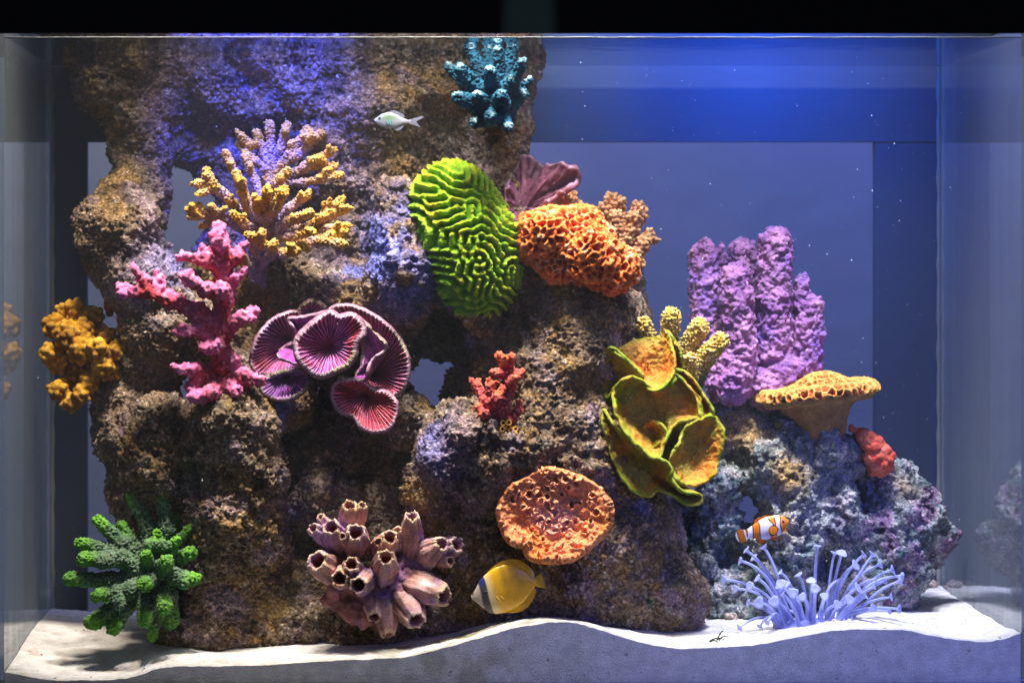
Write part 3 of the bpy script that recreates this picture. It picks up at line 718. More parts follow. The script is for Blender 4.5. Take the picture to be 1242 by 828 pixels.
# ---- teal finger coral
z = zoomed(400, 0, 0.338); pl = []; tips = []
hub = (600, 380, .15)
pl.append([z(600, 390, .15, 50), z(610, 400, .24, 60)])
for t, d, r in (((432, 245), .19, 26), ((470, 250), .15, 32), ((505, 160), .20, 28), ((605, 190), .17, 30), ((655, 165), .19, 30), ((575, 260), .13, 30), ((688, 230), .14, 26), ((615, 345), .11, 34), ((528, 345), .12, 28),
                ((462, 350), .14, 32), ((715, 290), .17, 20), ((640, 455), .13, 24), ((520, 440), .15, 28), ((570, 160), .21, 28), ((690, 340), .16, 30), ((650, 290), .15, 28), ((580, 420), .12, 34), ((600, 100), .22, 26)):
    m = ((hub[0] + t[0] * 1.2) / 2.2, (hub[1] + t[1] * 1.2) / 2.2 + 12)
    d = d - .075; t2 = (hub[0] + (t[0] - hub[0]) * 1.03, max(hub[1] + (t[1] - hub[1]) * 1.03, 168))
    p = [z(hub[0], hub[1] + 10, hub[2], 44), z(m[0], m[1], (hub[2] + d) / 2 - .02, r * 1.05), z(t2[0], t2[1], d, r * .68)]
    pl.append(p); tips.append(p[-1])
def colour(V, N, T, hh):
    f = fbm(V, 50, 2, .5, 25)
    c = mix(np.tile(lin(8, 56, 80), (len(V), 1)), lin(18, 84, 110), np.clip(.4 + f, 0, 1))
    return mix(c, lin(190, 225, 230), np.clip(sstep(.6, .95, T) * sstep(.2, .7, N[:, 2] * .7 - N[:, 1] * .3 + f * .6), 0, 1) * .7)
branch_coral('finger_coral', 'teal blue finger coral with pale frosted tips right under the hood', pl, tips, 0.0020, 0.005, colour, nod=(260, 0.0024), bumps=(150, 0.0016), tip_sig=0.013, sub=1)

# ---- small red coral and tube polyps
z = zoomed(560, 420, 0.145); pl = []; tips = []
def br(points, depths, r0, r1):
    p = [z(x, y, d, r0 + (r1 - r0) * i / (len(points) - 1)) for i, ((x, y), d) in enumerate(zip(points, depths))]
    pl.append(p); tips.append(p[-1])
D0 = .075
br([(300, 640), (330, 520), (380, 380), (390, 220), (310, 75)], (D0 + .02, D0, D0, D0, D0), 75, 34)
br([(380, 160), (415, 85)], (D0, D0 - .01), 50, 34); br([(370, 200), (345, 90)], (D0, D0 - .012), 44, 26)
br([(370, 240), (300, 225), (255, 215)], (D0, D0 - .01, D0 - .012), 44, 26); br([(400, 240), (470, 240), (505, 215)], (D0, D0 - .008, D0 - .01), 50, 30)
br([(390, 360), (420, 300), (450, 265)], (D0, D0 - .012, D0 - .018), 50, 32); br([(300, 560), (210, 460), (140, 370), (80, 285)], (D0, D0 - .01, D0, D0), 60, 24)
br([(150, 380), (140, 290)], (D0, D0), 36, 22); br([(230, 480), (235, 370), (235, 290)], (D0, D0 - .01, D0 - .01), 50, 34); br([(240, 330), (285, 300)], (D0 - .01, D0 - .014), 30, 22)
br([(300, 520), (290, 440), (340, 350)], (D0 - .005, D0 - .02, D0 - .016), 44, 30); br([(320, 620), (420, 600), (470, 540), (480, 470)], (D0 + .01, D0, D0, D0), 50, 30)
br([(250, 640), (170, 590), (140, 520)], (D0 + .01, D0 - .012, D0 - .014), 60, 44); br([(170, 600), (190, 560)], (D0 - .01, D0 - .02), 50, 40); br([(180, 620), (210, 720)], (D0 - .008, D0 - .004), 44, 30)
def colour(V, N, T, hh):
    f = fbm(V, 70, 3, .5, 35)
    c = mix(np.tile(lin(150, 50, 66), (len(V), 1)), lin(205, 92, 60), np.clip(T * .8 + f + .1, 0, 1))
    return mix(c, lin(235, 160, 130), sstep(.5, .9, hh) * .35)
branch_coral('branching_coral', 'small dusky red branching coral on the ledge beside the cave', pl, tips, 0.0014, 0.004, colour, nod=(260, 0.0020), bumps=(220, 0.0016), tip_sig=0.009)
def tube(a, b, ra, rb, wall=0.28, n=20, depth=0.5, jag=0.0, flute=0.0, nfl=7, rings=9, seed=0, bulge=0.0):
    """open-mouthed hollow tube from a to b: outer wall, lip, inner wall"""
    a = np.asarray(a, float); b = np.asarray(b, float); ax = b - a; L = np.linalg.norm(ax); ax = ax / L
    u = np.cross(ax, (0, 0, 1.0) if abs(ax[2]) < .9 else (1.0, 0, 0)); u /= np.linalg.norm(u); v = np.cross(ax, u)
    rr = random.Random(seed); ph = rr.random() * 6.28
    th = np.linspace(0, 2 * math.pi, n, endpoint=False); jg = np.array([rr.uniform(-1, 1) for _ in range(n)]) * jag
    prof = [(i / (rings - 1), ra + (rb - ra) * (i / (rings - 1)) + bulge * math.sin(math.pi * i / (rings - 1))) for i in range(rings)]
    inner = [(1.0 - 0.02, rb * (1 - wall)), (1 - depth * .5, rb * (1 - wall) * .85), (1 - depth, rb * .3)]
    V = []
    for j, (t, r) in enumerate(prof + inner):
        isin = j >= rings
        fl = 1 + (0 if isin else flute * (0.4 + .6 * t) * np.cos(nfl * th + ph + 1.5 * t) + .28 * flute * np.cos((nfl * 2 + 5) * th + 2 * ph)) + (0.06 * np.sin(3 * th + ph))
        lift = jg * L * (t ** 3 if not isin else (1 if j == rings else 0))
        c = a + ax * (t * L)
        V.append(c + ax * lift[:, None] + (u * np.cos(th)[:, None] + v * np.sin(th)[:, None]) * (r * fl)[:, None])
    m = len(prof) + len(inner); V = np.concatenate(V); i = np.arange(m * n).reshape(m, n); i2 = np.roll(i, -1, 1)
    Q = np.stack([i[:-1].ravel(), i2[:-1].ravel(), i2[1:].ravel(), i[1:].ravel()], 1)
    V = np.concatenate([V, [a + ax * (L * (1 - depth))]]); e = i[-1]
    Q = np.concatenate([Q, np.stack([e, np.roll(e, -1), np.full(n, len(V) - 1), np.full(n, len(V) - 1)], 1)[:, [0, 1, 2, 2]]]) if False else Q
    # close the bottom of the mouth with a fan of quads
    capq = np.array([[e[k], e[(k + 1) % n], e[(k + 2) % n], len(V) - 1] for k in range(0, n, 2)])
    T = np.repeat([p[0] for p in prof] + [2.0, 2.5, 3.0], n); T = np.append(T, 3.0)
    return V, np.concatenate([Q, capq]), T
root = thing('tube_polyp', px(613, 523, .075), 'tiny cluster of golden-rimmed tube polyps below the small dusky red coral', 'polyp')
tp = [(340, 690), (390, 675), (395, 635), (450, 690), (360, 740), (410, 740), (345, 640), (450, 740), (300, 720), (415, 700)]
V, Q = build_sdf([blob(*z(390, 700, .082, 90), k=.004)], .0015)
obj('polyp_base', V, Q, np.tile(lin(140, 88, 60), (len(V), 1)), M_CORAL, root)
for i, (x, y) in enumerate(tp):
    q = z(x, y, .064 + .004 * random.random()); p = px(*q); a = px(q[0] * .7 + 617 * .3, q[1] * .7 + 522 * .3, .084)
    V, Q, T = tube(a, p, .0035, .0037, .42, 14, .4, 0, 0, seed=i)
    c = mix(np.tile(lin(150, 82, 58), (len(V), 1)), lin(235, 175, 70), sstep(.6, 1.0, T) * (T < 2.2)); c[T > 2.2] = lin(70, 30, 26)
    obj('polyp_tube', V, Q, c, M_CORAL, root)

# ---- peach corals
z = zoomed(600, 180, 0.2294)
def peach(name, label, pts, base, h=.0018):
    pl = []; blobs = []
    for x, y, d, r in pts:
        p = z(x, y, d, r); blobs.append(blob(*p, k=.005)); pl.append([z(*base), z((x + base[0]) / 2, (y + base[1]) / 2, (d + base[2]) / 2, 26), z(x, y, d, r * .7)])
    def colour(V, N, T, hh): return mix(np.tile(lin(176, 112, 72), (len(V), 1)), lin(238, 190, 140), np.clip(hh * .8 + .25 * N[:, 2] + .4 * fbm(V, 40, 2, .5, 3), 0, 1))
    branch_coral(name, label, pl, [], h, .004, colour, nod=(170, .0052), bumps=(160, .0014), blobs=blobs, sub=1)
peach('cauliflower_coral', 'peach cauliflower coral sprouting beyond the orange honeycomb sponge against open water',
      [(620, 275, .24, 42), (585, 320, .24, 36), (660, 290, .24, 34), (640, 365, .23, 40), (650, 425, .23, 44), (760, 315, .24, 38), (735, 370, .23, 40), (780, 350, .24, 30), (720, 430, .23, 40), (815, 450, .24, 26), (850, 480, .24, 20),
       (780, 510, .23, 40), (750, 560, .23, 40), (772, 615, .23, 24), (745, 670, .23, 28), (690, 480, .23, 44), (800, 480, .23, 26)], (680, 560, .25, 40))
peach('cauliflower_coral', 'small peach coral tuft peeping out between the purple leaf sponge and the orange sponge',
      [(370, 255, .22, 34), (420, 285, .22, 30), (335, 270, .23, 26), (450, 310, .22, 24), (305, 295, .23, 24), (400, 240, .23, 26), (540, 410, .23, 30)], (420, 360, .24, 34))

# ---- yellow-green finger coral behind the cup coral
z = zoomed(700, 370, 0.302); pl = []; tips = []
for t, d, r, m in (((265, 78), .17, 32, (300, 180)), ((378, 45), .18, 36, (370, 160)), ((492, 88), .16, 36, (430, 190)), ((575, 145), .15, 34, (500, 230)), ((455, 215), .14, 24, (450, 270)), ((530, 180), .15, 30, (480, 250))):
    p = [z(430, 360, .2, 46), z(m[0], m[1], d + .015, 38), z(t[0], t[1], d, r)]; pl.append(p); tips.append(p[-1])
def colour(V, N, T, hh):
    c = mix(np.tile(lin(62, 92, 60), (len(V), 1)), lin(196, 158, 58), np.clip(T * 1.5, 0, 1)); return mix(c, lin(240, 222, 160), sstep(.5, .95, hh) * T * .7)
branch_coral('finger_coral', 'pale yellow finger coral with dark green stalks, poking up behind the green cup coral', pl, tips, .0018, .005, colour, nod=(260, .0046), tip_sig=.026, sub=1)

# ---- purple pillar sponge
z = zoomed(820, 260, 0.34); D = .26; pl = [
    [z(110, 420, D, 56), z(105, 250, D, 56), z(98, 140, D, 44), z(100, 125, D, 40)], [z(165, 180, D, 18), z(163, 105, D, 12)],
    [z(235, 380, D + .02, 50), z(235, 130, D + .02, 46)],
    [z(225, 430, D - .035, 58), z(215, 300, D - .035, 58), z(208, 225, D - .035, 50)],
    [z(350, 500, D - .01, 66), z(345, 300, D - .01, 64), z(352, 105, D - .01, 60), z(360, 92, D - .01, 48)],
    [z(465, 520, D, 56), z(470, 420, D, 58), z(475, 335, D, 48)], [z(440, 320, D, 36), z(452, 240, D, 22), z(456, 222, D, 12)],
    [z(190, 600, D - .03, 80), z(230, 480, D - .03, 66)], [z(330, 620, D - .02, 80), z(400, 560, D - .02, 60)], [z(140, 560, D, 60), z(120, 450, D, 56)], [z(460, 560, D, 56), z(440, 620, D, 60)]]
def colour(V, N, T, hh):
    f = fbm(V, 30, 3, .5, 45); c = mix(np.tile(lin(132, 84, 138), (len(V), 1)), lin(178, 124, 166), np.clip(.4 + f, 0, 1))
    c = mix(c, lin(128, 100, 190), np.clip(.8 * fbm(V, 14, 2, .5, 46), 0, .7)); return mix(c, lin(225, 180, 195), sstep(.3, .8, fbm(V, 120, 2, .5, 47)) * .4)
branch_coral('pillar_sponge', 'purple pillar sponge of tall lumpy columns on the blue-grey rock', [[(x_, y_, d_, r_ * 1.02) for x_, y_, d_, r_ in p_] for p_ in pl], [], .0022, .005, colour, nod=(130, .0018), bumps=(100, .0042), big=.003, cat='sponge', sub=1)

# ---- red lobed coral
pl = [[(1034, 519, .24, 3), (1045, 527, .24, 7), (1052, 535, .24, 10)], [(1050, 530, .235, 10), (1058, 540, .23, 12)], [(1062, 537, .24, 9), (1066, 545, .235, 11)], [(1066, 548, .235, 13), (1070, 556, .235, 15)], [(1058, 550, .23, 10), (1062, 558, .23, 11)], [(1064, 565, .24, 12), (1072, 566, .24, 10)]]
def colour(V, N, T, hh): return mix(np.tile(lin(196, 74, 54), (len(V), 1)), lin(220, 120, 95), np.clip(.4 + fbm(V, 60, 2, .5, 4), 0, 1))
branch_coral('lobed_coral', 'small red-orange lobed coral beside the stalk of the orange table coral', [[(x_, y_, d_ - .035, r_ * 1.05) for x_, y_, d_, r_ in p_] for p_ in pl], [], .0013, .0006, colour, nod=(75, .0042), bumps=(110, .0016))

# ================================================================== honeycomb, brain and table corals
def honeycomb(V, N, freq, amp, seed, rim=0.16, floor_=0.75):
    W_ = V + .22 / freq * np.stack([gnoise(V * freq * 1.3, 90 + q) for q in range(3)], 1)
    f1, f2, idd = worley(W_, freq, seed); e = f2 - f1
    rimv = sstep(rim * 2.2, rim * .4, e); pit = sstep(0.5, 0.12, f1) * (0.5 + .5 * idd)
    return V + N * (amp * (rimv * .7 - pit * floor_))[:, None], rimv, pit
V, Q = build_sdf([blob(672, 284, .13, 42, 33, 42), blob(706, 310, .125, 49, 36, 42), blob(738, 326, .13, 34, 26, 36), blob(652, 300, .14, 24, 26, 30), blob(700, 275, .15, 34, 18, 30)], .0022)
V = V + normals(V, Q) * (.012 * fbm(V, 24, 2, .5, 3) + .004 * fbm(V, 60, 2, .5, 13))[:, None]; V, Q = subdiv(V, Q)
N = normals(V, Q); V2, rimv, pit = honeycomb(V, N, 112, .0072, 61, .17, .9)
V2 = V2 + N * (.0026 * fbm(V, 170, 3, .6, 8))[:, None]
c = mix(np.tile(lin(205, 74, 26), (len(V), 1)), lin(238, 132, 62), rimv); c = mix(c, lin(150, 34, 20), pit * .8)
c = mix(c, lin(214, 72, 62), sstep(.0, .5, fbm(V, 20, 2, .5, 5)) * .6 * (1 - rimv)); c = mix(c, lin(250, 205, 170), rimv * sstep(.1, .6, fbm(V, 90, 2, .5, 9)) * .5)
tag(obj('honeycomb_sponge', V2, Q, c, M_CORAL), 'orange-red honeycomb sponge mound full of pits, beside the green brain coral', 'sponge')

# brain coral: ridges from a labyrinth pattern grown on a plane
def labyrinth(n=256, waves=31, aniso=0.012, steps=70, seed=3):
    r = np.random.default_rng(seed); U = r.standard_normal((n, n)) * .1
    k = np.fft.fftfreq(n) * n; KX, KZ = np.meshgrid(k, k, indexing='ij'); q2 = (KX ** 2 + KZ ** 2) / waves ** 2
    L = .35 - (q2 - 1) ** 2 - aniso * (KX / waves) ** 2; dt = .5; den = 1 - dt * np.minimum(L, .35)
    for _ in range(steps):
        U = np.fft.ifft2((np.fft.fft2(U) + dt * np.fft.fft2(-U ** 3)) / den).real
    return U / np.abs(U).max()
LAB = labyrinth()
V, Q = build_sdf([blob(548, 252, .15, 52, 56, 48, k=.03), blob(572, 296, .14, 60, 56, 50, k=.03), blob(580, 340, .14, 46, 46, 42, k=.03)], .0026)
V, Q = subdiv(smooth(V, Q, 3), Q); V = smooth(V, Q, 2); N = normals(V, Q)
P2 = V - px(566, 290, .14); ca, sa = math.cos(.35), math.sin(.35)
wx = 0.006 * fbm(V, 20, 2, .5, 70)
uu = (P2[:, 0] * ca - P2[:, 2] * sa + P2[:, 1] * .5) / .30 + .5; ww = (P2[:, 0] * sa + P2[:, 2] * ca + wx - 0.5 * np.maximum(P2[:, 1], 0)) / .30 + .5
gi, gj = (uu % 1) * 255, (ww % 1) * 255; i0, j0 = gi.astype(int), gj.astype(int); fi_ = gi - i0; fj_ = gj - j0
def LB(a, b): return LAB[a % 256, b % 256]
lab = (LB(i0, j0) * (1 - fi_) + LB(i0 + 1, j0) * fi_) * (1 - fj_) + (LB(i0, j0 + 1) * (1 - fi_) + LB(i0 + 1, j0 + 1) * fi_) * fj_
ridge = sstep(-.55, .65, lab); g1, g2, gid = worley(V, 260, 9)
V2 = V + N * (.0066 * (ridge - .4) + .0030 * (.5 - g1) * (.4 + ridge) + .0022 * fbm(V, 130, 3, .6, 71))[:, None]
c = mix(np.tile(lin(88, 136, 24), (len(V), 1)), lin(150, 190, 36), ridge); c = mix(c, lin(196, 176, 46), ridge * sstep(.0, .5, fbm(V, 60, 2, .5, 72)) * .55)
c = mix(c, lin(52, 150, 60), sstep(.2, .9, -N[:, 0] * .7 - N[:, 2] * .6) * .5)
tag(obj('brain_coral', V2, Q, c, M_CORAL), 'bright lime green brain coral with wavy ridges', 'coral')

# table coral
D = .21; s = sc_at(D); ct = px(992, 478, D)
rim_ = [ct + np.array([.066 * math.cos(t_), .046 * math.sin(t_), -.001 + .002 * math.sin(3 * t_)]) for t_ in np.linspace(0, 2 * math.pi, 33)]
pr = [cap(p_, q_, .0085, .0085, .004) for p_, q_ in zip(rim_[:-1], rim_[1:])] + [ell(ct + np.array([0, 0, .000]), (.066, .046, .0115), .006), cap(px(996, 492, D), px(998, 516, D), .040, .031, .012), cap(px(958, 490, D), px(1030, 482, D), .012, .012, .01)]
V, Q = build_sdf(pr, .0019); V[:, 2] += (V[:, 0] - ct[0]) * .11; V, Q = subdiv(V, Q); N = normals(V, Q)
up = sstep(-.25, .25, N[:, 2] + .35 * (np.hypot((V[:, 0] - ct[0]) / .07, (V[:, 1] - ct[1]) / .05) > .9) - 0.15) * sstep(ct[2] - .016, ct[2] - .008, V[:, 2] - (V[:, 0] - ct[0]) * .11)
V2, rimv, pit = honeycomb(V, N, 112, .0078, 31, .15, 1.1); V2 = V * (1 - up[:, None]) + V2 * up[:, None] + N * (.0007 * fbm(V, 140, 2, .5, 3))[:, None]
c = mix(np.tile(lin(158, 118, 66), (len(V), 1)), mix(np.tile(lin(196, 92, 44), (len(V), 1)), lin(226, 164, 80), rimv), up); c = mix(c, lin(110, 50, 26), pit * up * .8); c = mix(c, lin(120, 84, 48), sstep(0, .6, fbm(V, 40, 3, .5, 5)) * .5 * (1 - up))
tag(obj('table_coral', V2, Q, c, M_CORAL), 'orange table coral, a flat pitted disc on a thick tan stalk', 'coral')
# ================================================================== cups and plates
def spline_closed(P, n):
    P = np.asarray(P, float); m = len(P); out = []
    d = np.linalg.norm(np.roll(P, -1, 0) - P, axis=1); cum = np.concatenate([[0], np.cumsum(d)]); S = np.linspace(0, cum[-1], n, endpoint=False)
    for s in S:
        i = min(np.searchsorted(cum, s, 'right') - 1, m - 1); t = (s - cum[i]) / max(d[i], 1e-9)
        a, b, c_, e = P[(i - 1) % m], P[i], P[(i + 1) % m], P[(i + 2) % m]
        out.append(.5 * ((2 * b) + (c_ - a) * t + (2 * a - 5 * b + 4 * c_ - e) * t * t + (3 * b - a - 3 * c_ + e) * t ** 3))
    return np.array(out)
def cup(center, outline, z, p=2.0, nr=40, nth=160, thick=.004, ridges=0, ridge_amp=0, rough=(0, 0), lip=0.0, wave=0.0, pit=None, lat=1.0, seed=0, bend=0.0):
    """dish grown from a centre to a traced rim. Points: (x, y, depth). Returns mesh, t (0 centre..1 rim; 2 outside), ridge"""
    C = px(*z(*center)); O = spline_closed([px(*z(*o)) for o in outline], nth); O = O + 0
    rr = np.random.default_rng(seed)
    ph = np.arange(nth) / nth * 2 * math.pi
    O[:, 1] += wave * np.sin(ph * 5 + seed) + wave * .6 * np.sin(ph * 9 + 2 * seed); O += (wave * .14 * np.sin(ph * 17 + seed) + wave * .10 * np.sin(ph * 29 + 3 * seed))[:, None] * (O - C) / np.linalg.norm(O - C, axis=1, keepdims=True)
    rad = (O - C); t = np.linspace(0.02, 1, nr) ** .8
    T, _ = np.meshgrid(t, ph, indexing='ij')
    latT = T ** lat
    X = C[0] + rad[None, :, 0] * latT; Zc = C[2] + rad[None, :, 2] * latT; Y = C[1] + rad[None, :, 1] * T ** p - bend * np.sin(math.pi * T)
    F = np.stack([X.ravel(), Y.ravel(), Zc.ravel()], 1)
    i = np.arange(nr * nth).reshape(nr, nth); i2 = np.roll(i, -1, 1)
    Q = np.stack([i[:-1].ravel(), i[1:].ravel(), i2[1:].ravel(), i2[:-1].ravel()], 1)
    N = normals(F, Q)
    if np.mean(N[:, 1]) > 0: N = -N; Q = Q[:, ::-1]
    tt = T.ravel(); rd = np.zeros(len(F)); Bk = F - N * thick * np.clip(.5 + .5 * tt, 0, 1)[:, None]
    if ridges:
        ang = np.tile(ph, nr); jit = .35 * gnoise(np.stack([ang * 3, tt * 3, 0 * ang + seed], 1), 5); dens = np.where(tt > .5, 1, .5)
        w1 = np.cos(ang * ridges + jit * 6); rd = sstep(.1, .9, w1) * sstep(.06, .3, tt)
        w2 = np.cos(ang * ridges * 2 + jit * 9 + 1); rd = np.maximum(rd, .7 * sstep(.3, .9, w2) * sstep(.5, .7, tt))
        F = F + N * (ridge_amp * rd * (1 - .35 * sstep(.9, 1, tt)))[:, None]
    pv = np.zeros(len(F)); rv = pv.copy()
    if pit: F, rv, pv = honeycomb(F, N, pit[0], pit[1], pit[2], .15, 1.0)
    if rough[1]: F = F + N * (rough[1] * fbm(F, rough[0], 3, .55, 7))[:, None]
    if lip: F = F + N * (lip * np.exp(-((tt - .97) / .05) ** 2))[:, None]
    V = np.concatenate([F, Bk, [C - N[:nth].mean(0) * thick * .5, C + N[:nth].mean(0) * .0003]]); n0 = len(F); B = i + n0; B2 = i2 + n0
    Qb = np.stack([B[:-1].ravel(), B2[:-1].ravel(), B2[1:].ravel(), B[1:].ravel()], 1)
    Qr = np.stack([i[-1], B[-1], B2[-1], i2[-1]], 1)
    if not np.array_equal(Q[0], np.array([i[0, 0], i[1, 0], i2[1, 0], i2[0, 0]])): Qb, Qr = Qb[:, ::-1], Qr[:, ::-1]
    e = i[0]; eb = B[0]; last = len(V) - 1
    cf = np.array([[e[k], e[(k + 1) % nth], e[(k + 2) % nth], last] for k in range(0, nth, 2)]); cb = np.array([[eb[k], last - 1, eb[(k + 2) % nth], eb[(k + 1) % nth]] for k in range(0, nth, 2)])
    tall = np.concatenate([tt, 2 + tt, [2, 0]]); rall = np.concatenate([rd, 0 * rd, [0, 0]])
    return V, np.concatenate([Q, Qb, Qr, cf, cb]), tall, rall, np.concatenate([rv, 0 * rv, [0, 0]]), np.concatenate([pv, 0 * pv, [0, 0]])

# ---- red ridged plate coral
z = zoomed(290, 350, 0.2174)
pc = thing('plate_coral', px(400, 470, .16), 'maroon plate coral with radiating pink ridges and white rims, folded into several discs', 'coral')
def plate(center, outline, p, ridges, seed, tint=0.0, wave=.002, amp=.0030, smooth_face=False, back=False, thick=.0032):
    V, Q, t, r, _, _ = cup(center, outline, z, p, 44, 460, thick, 0 if smooth_face else int(ridges * 1.35), amp, (160, .0006), .0012, wave, seed=seed)
    f = fbm(V, 25, 2, .5, seed)
    valley = mix(np.tile(lin(132, 22, 50), (len(V), 1)), lin(116, 40, 128), np.clip(tint + .18 + .8 * f, 0, 1)); ridge_c = mix(np.tile(lin(212, 112, 128), (len(V), 1)), lin(192, 140, 214), np.clip(tint + .18 + .8 * f, 0, 1))
    c = mix(valley, ridge_c, r * .85)
    if smooth_face: c = mix(np.tile(lin(150, 70, 150), (len(V), 1)), lin(190, 120, 170), np.clip(.3 + f, 0, 1))
    rim = np.exp(-((t - 1) / .018) ** 2); c = mix(c, lin(196, 168, 180), np.clip(rim * 1.1, 0, .8))
    c = mix(c, lin(120, 76, 100), t > 2); c = mix(c, lin(120, 150, 60), np.clip(rim * sstep(.1, .6, fbm(V, 18, 1, .5, 4)), 0, .6))
    obj('plate', V, Q, c, M_CORAL, pc)
plate((400, 130, .16), [(330, 130, .15), (345, 100, .145), (400, 68, .14), (450, 80, .14), (490, 120, .145), (450, 190, .15), (380, 190, .15)], 1.5, 16, 5, .2)
plate((295, 300, .155), [(330, 130, .135), (250, 140, .125), (170, 185, .12), (105, 265, .115), (72, 350, .115), (68, 430, .115), (120, 480, .12), (210, 470, .12), (300, 460, .12), (345, 420, .125), (340, 320, .13), (320, 230, .135)], 1.6, 34, 2, .45)
plate((262, 485, .135), [(125, 520, .105), (135, 580, .10), (190, 612, .10), (250, 618, .10), (320, 600, .10), (375, 555, .10), (385, 500, .105), (345, 455, .115), (260, 455, .12), (180, 480, .115)], 1.8, 26, 3, .75)
plate((735, 480, .165), [(500, 130, .135), (520, 100, .13), (580, 88, .125), (650, 98, .12), (745, 142, .115), (840, 212, .112), (908, 300, .11), (945, 400, .11), (940, 500, .11), (900, 578, .115), (830, 592, .12), (770, 575, .125), (712, 545, .13), (690, 430, .135), (690, 300, .14), (600, 200, .145)], 1.4, 44, 4, .05)
plate((790, 400, .125), [(640, 150, .105), (700, 190, .10), (760, 250, .098), (815, 305, .097), (815, 340, .1), (760, 375, .098), (720, 430, .097), (700, 500, .10), (640, 505, .105), (690, 420, .112), (690, 280, .115)], 1.2, 10, 8, .3, smooth_face=True, wave=.003)
plate((705, 590, .125), [(520, 560, .09), (545, 525, .09), (610, 508, .095), (690, 512, .105), (745, 560, .11), (830, 580, .10), (880, 640, .09), (872, 720, .085), (830, 785, .08), (745, 800, .078), (675, 770, .08), (640, 715, .085), (560, 685, .085), (522, 620, .088)], 1.6, 34, 6, .0)
plate((345, 260, .12), [(275, 168, .10), (340, 160, .095), (420, 145, .09), (500, 132, .09), (420, 190, .095), (350, 250, .09), (330, 330, .085), (380, 430, .085), (330, 425, .09), (215, 380, .095), (240, 340, .1), (320, 290, .105), (310, 220, .105)], 1.2, 10, 7, .5, smooth_face=True, wave=.003)
plate((505, 325, .105), [(318, 310, .072), (350, 250, .075), (410, 195, .078), (500, 132, .082), (560, 158, .085), (625, 145, .08), (680, 190, .075), (692, 240, .073), (650, 300, .07), (640, 365, .068), (605, 420, .065), (545, 450, .064), (455, 485, .062), (385, 445, .064), (335, 390, .068)], 1.8, 30, 1, .15, thick=.006)
V, Q = build_sdf(chain([z(480, 420, .135, 60), z(500, 480, .17, 80)], .01) + chain([z(600, 600, .14, 60), z(560, 520, .18, 80)], .01) + chain([z(300, 400, .15, 60), z(400, 420, .18, 80)], .01) + chain([z(650, 400, .16, 60), z(560, 420, .18, 80)], .01), .003)
V = V + normals(V, Q) * (.003 * fbm(V, 60, 3, .5, 4))[:, None]
obj('plate_base', V, Q, np.tile(lin(70, 56, 50), (len(V), 1)), M_ROCK, pc)

# ---- green cup coral
z = zoomed(700, 370, 0.302)
cc = thing('cup_coral', px(800, 560, .14), 'large green and orange cup coral with curling lime-rimmed folds', 'coral')
def fold(center, outline, p, seed, lat=1.0, orange=.5, wave=.003, bend=0):
    V, Q, t, r, _, _ = cup(center, outline, z, p, 48, 260, .0032, 0, 0, (140, .0020), .0006, wave, lat=lat, seed=seed, bend=bend)
    f = fbm(V, 22, 2, .5, seed + 3)
    c = mix(np.tile(lin(160, 138, 44), (len(V), 1)), lin(222, 122, 40), np.clip(orange + f, 0, 1)); c = mix(c, lin(60, 140, 24), sstep(0, .6, fbm(V, 14, 1, .5, seed)) * .5)
    c = mix(c, lin(132, 158, 28), np.clip(sstep(.80, .99, t + .06 * fbm(V, 70, 2, .5, 2)) * (t < 1.5) + sstep(2.95, 2.99, t), 0, 1) * np.clip(.62 + .6 * fbm(V, 45, 3, .6, 12), .25, .95)); c = mix(c, lin(140, 138, 40), ((t > 1.5) & (t < 2.93)) * .8)
    c = mix(c, lin(210, 190, 130), sstep(.3, .7, gnoise(V * 500, 3)) * .35)
    obj('fold', V, Q, c, M_SOFT, cc)
fold((270, 250, .122), [(132, 172, .10), (180, 165, .125), (230, 140, .135), (320, 125, .13), (358, 104, .12), (384, 180, .10), (386, 265, .085), (350, 322, .075), (295, 338, .08), (255, 285, .095), (190, 212, .10)], 2.2, 1, .6, .75, .002)
fold((150, 300, .13), [(130, 172, .10), (190, 212, .098), (262, 285, .09), (230, 300, .10), (160, 320, .10), (120, 370, .11), (102, 330, .12), (100, 250, .115)], 1.5, 2, .8, .7, .001)
fold((400, 210, .15), [(356, 104, .125), (385, 140, .115), (415, 200, .11), (420, 255, .115), (400, 270, .13), (375, 230, .14), (370, 160, .135)], 1.2, 3, .8, .1, .001)
fold((340, 440, .112), [(150, 345, .08), (180, 305, .075), (215, 290, .075), (270, 312, .078), (310, 345, .085), (365, 330, .095), (420, 290, .105), (480, 350, .10), (500, 440, .09), (455, 455, .08), (390, 480, .08), (350, 540, .075), (325, 615, .055), (270, 585, .055), (205, 520, .06), (158, 430, .066)], 3.0, 4, .8, .35, .004)
fold((455, 330, .14), [(385, 262, .105), (430, 270, .10), (470, 310, .095), (510, 370, .09), (545, 430, .085), (520, 452, .085), (498, 440, .088), (485, 370, .092), (430, 300, .098)], 1.2, 5, .8, .5, .001)
fold((300, 520, .115), [(275, 480, .10), (320, 472, .085), (352, 500, .08), (350, 535, .08), (320, 560, .085), (280, 580, .09), (240, 560, .1)], 1.3, 9, .8, .35, .001)
fold((475, 610, .092), [(415, 545, .075), (440, 490, .08), (500, 458, .082), (550, 445, .082), (582, 490, .076), (582, 550, .07), (565, 630, .068), (540, 685, .066), (480, 720, .062), (410, 708, .06), (378, 640, .058), (390, 590, .06)], 2.8, 6, .75, .25, .004)
fold((250, 650, .095), [(105, 420, .085), (140, 475, .075), (200, 530, .068), (265, 590, .06), (330, 618, .056), (370, 645, .056), (385, 710, .052), (430, 755, .05), (498, 768, .052), (490, 792, .06), (440, 795, .062), (390, 765, .062), (330, 742, .066), (285, 765, .07), (220, 735, .075), (165, 660, .08), (125, 560, .085), (100, 470, .09)], 2.4, 7, .8, .05, .004)
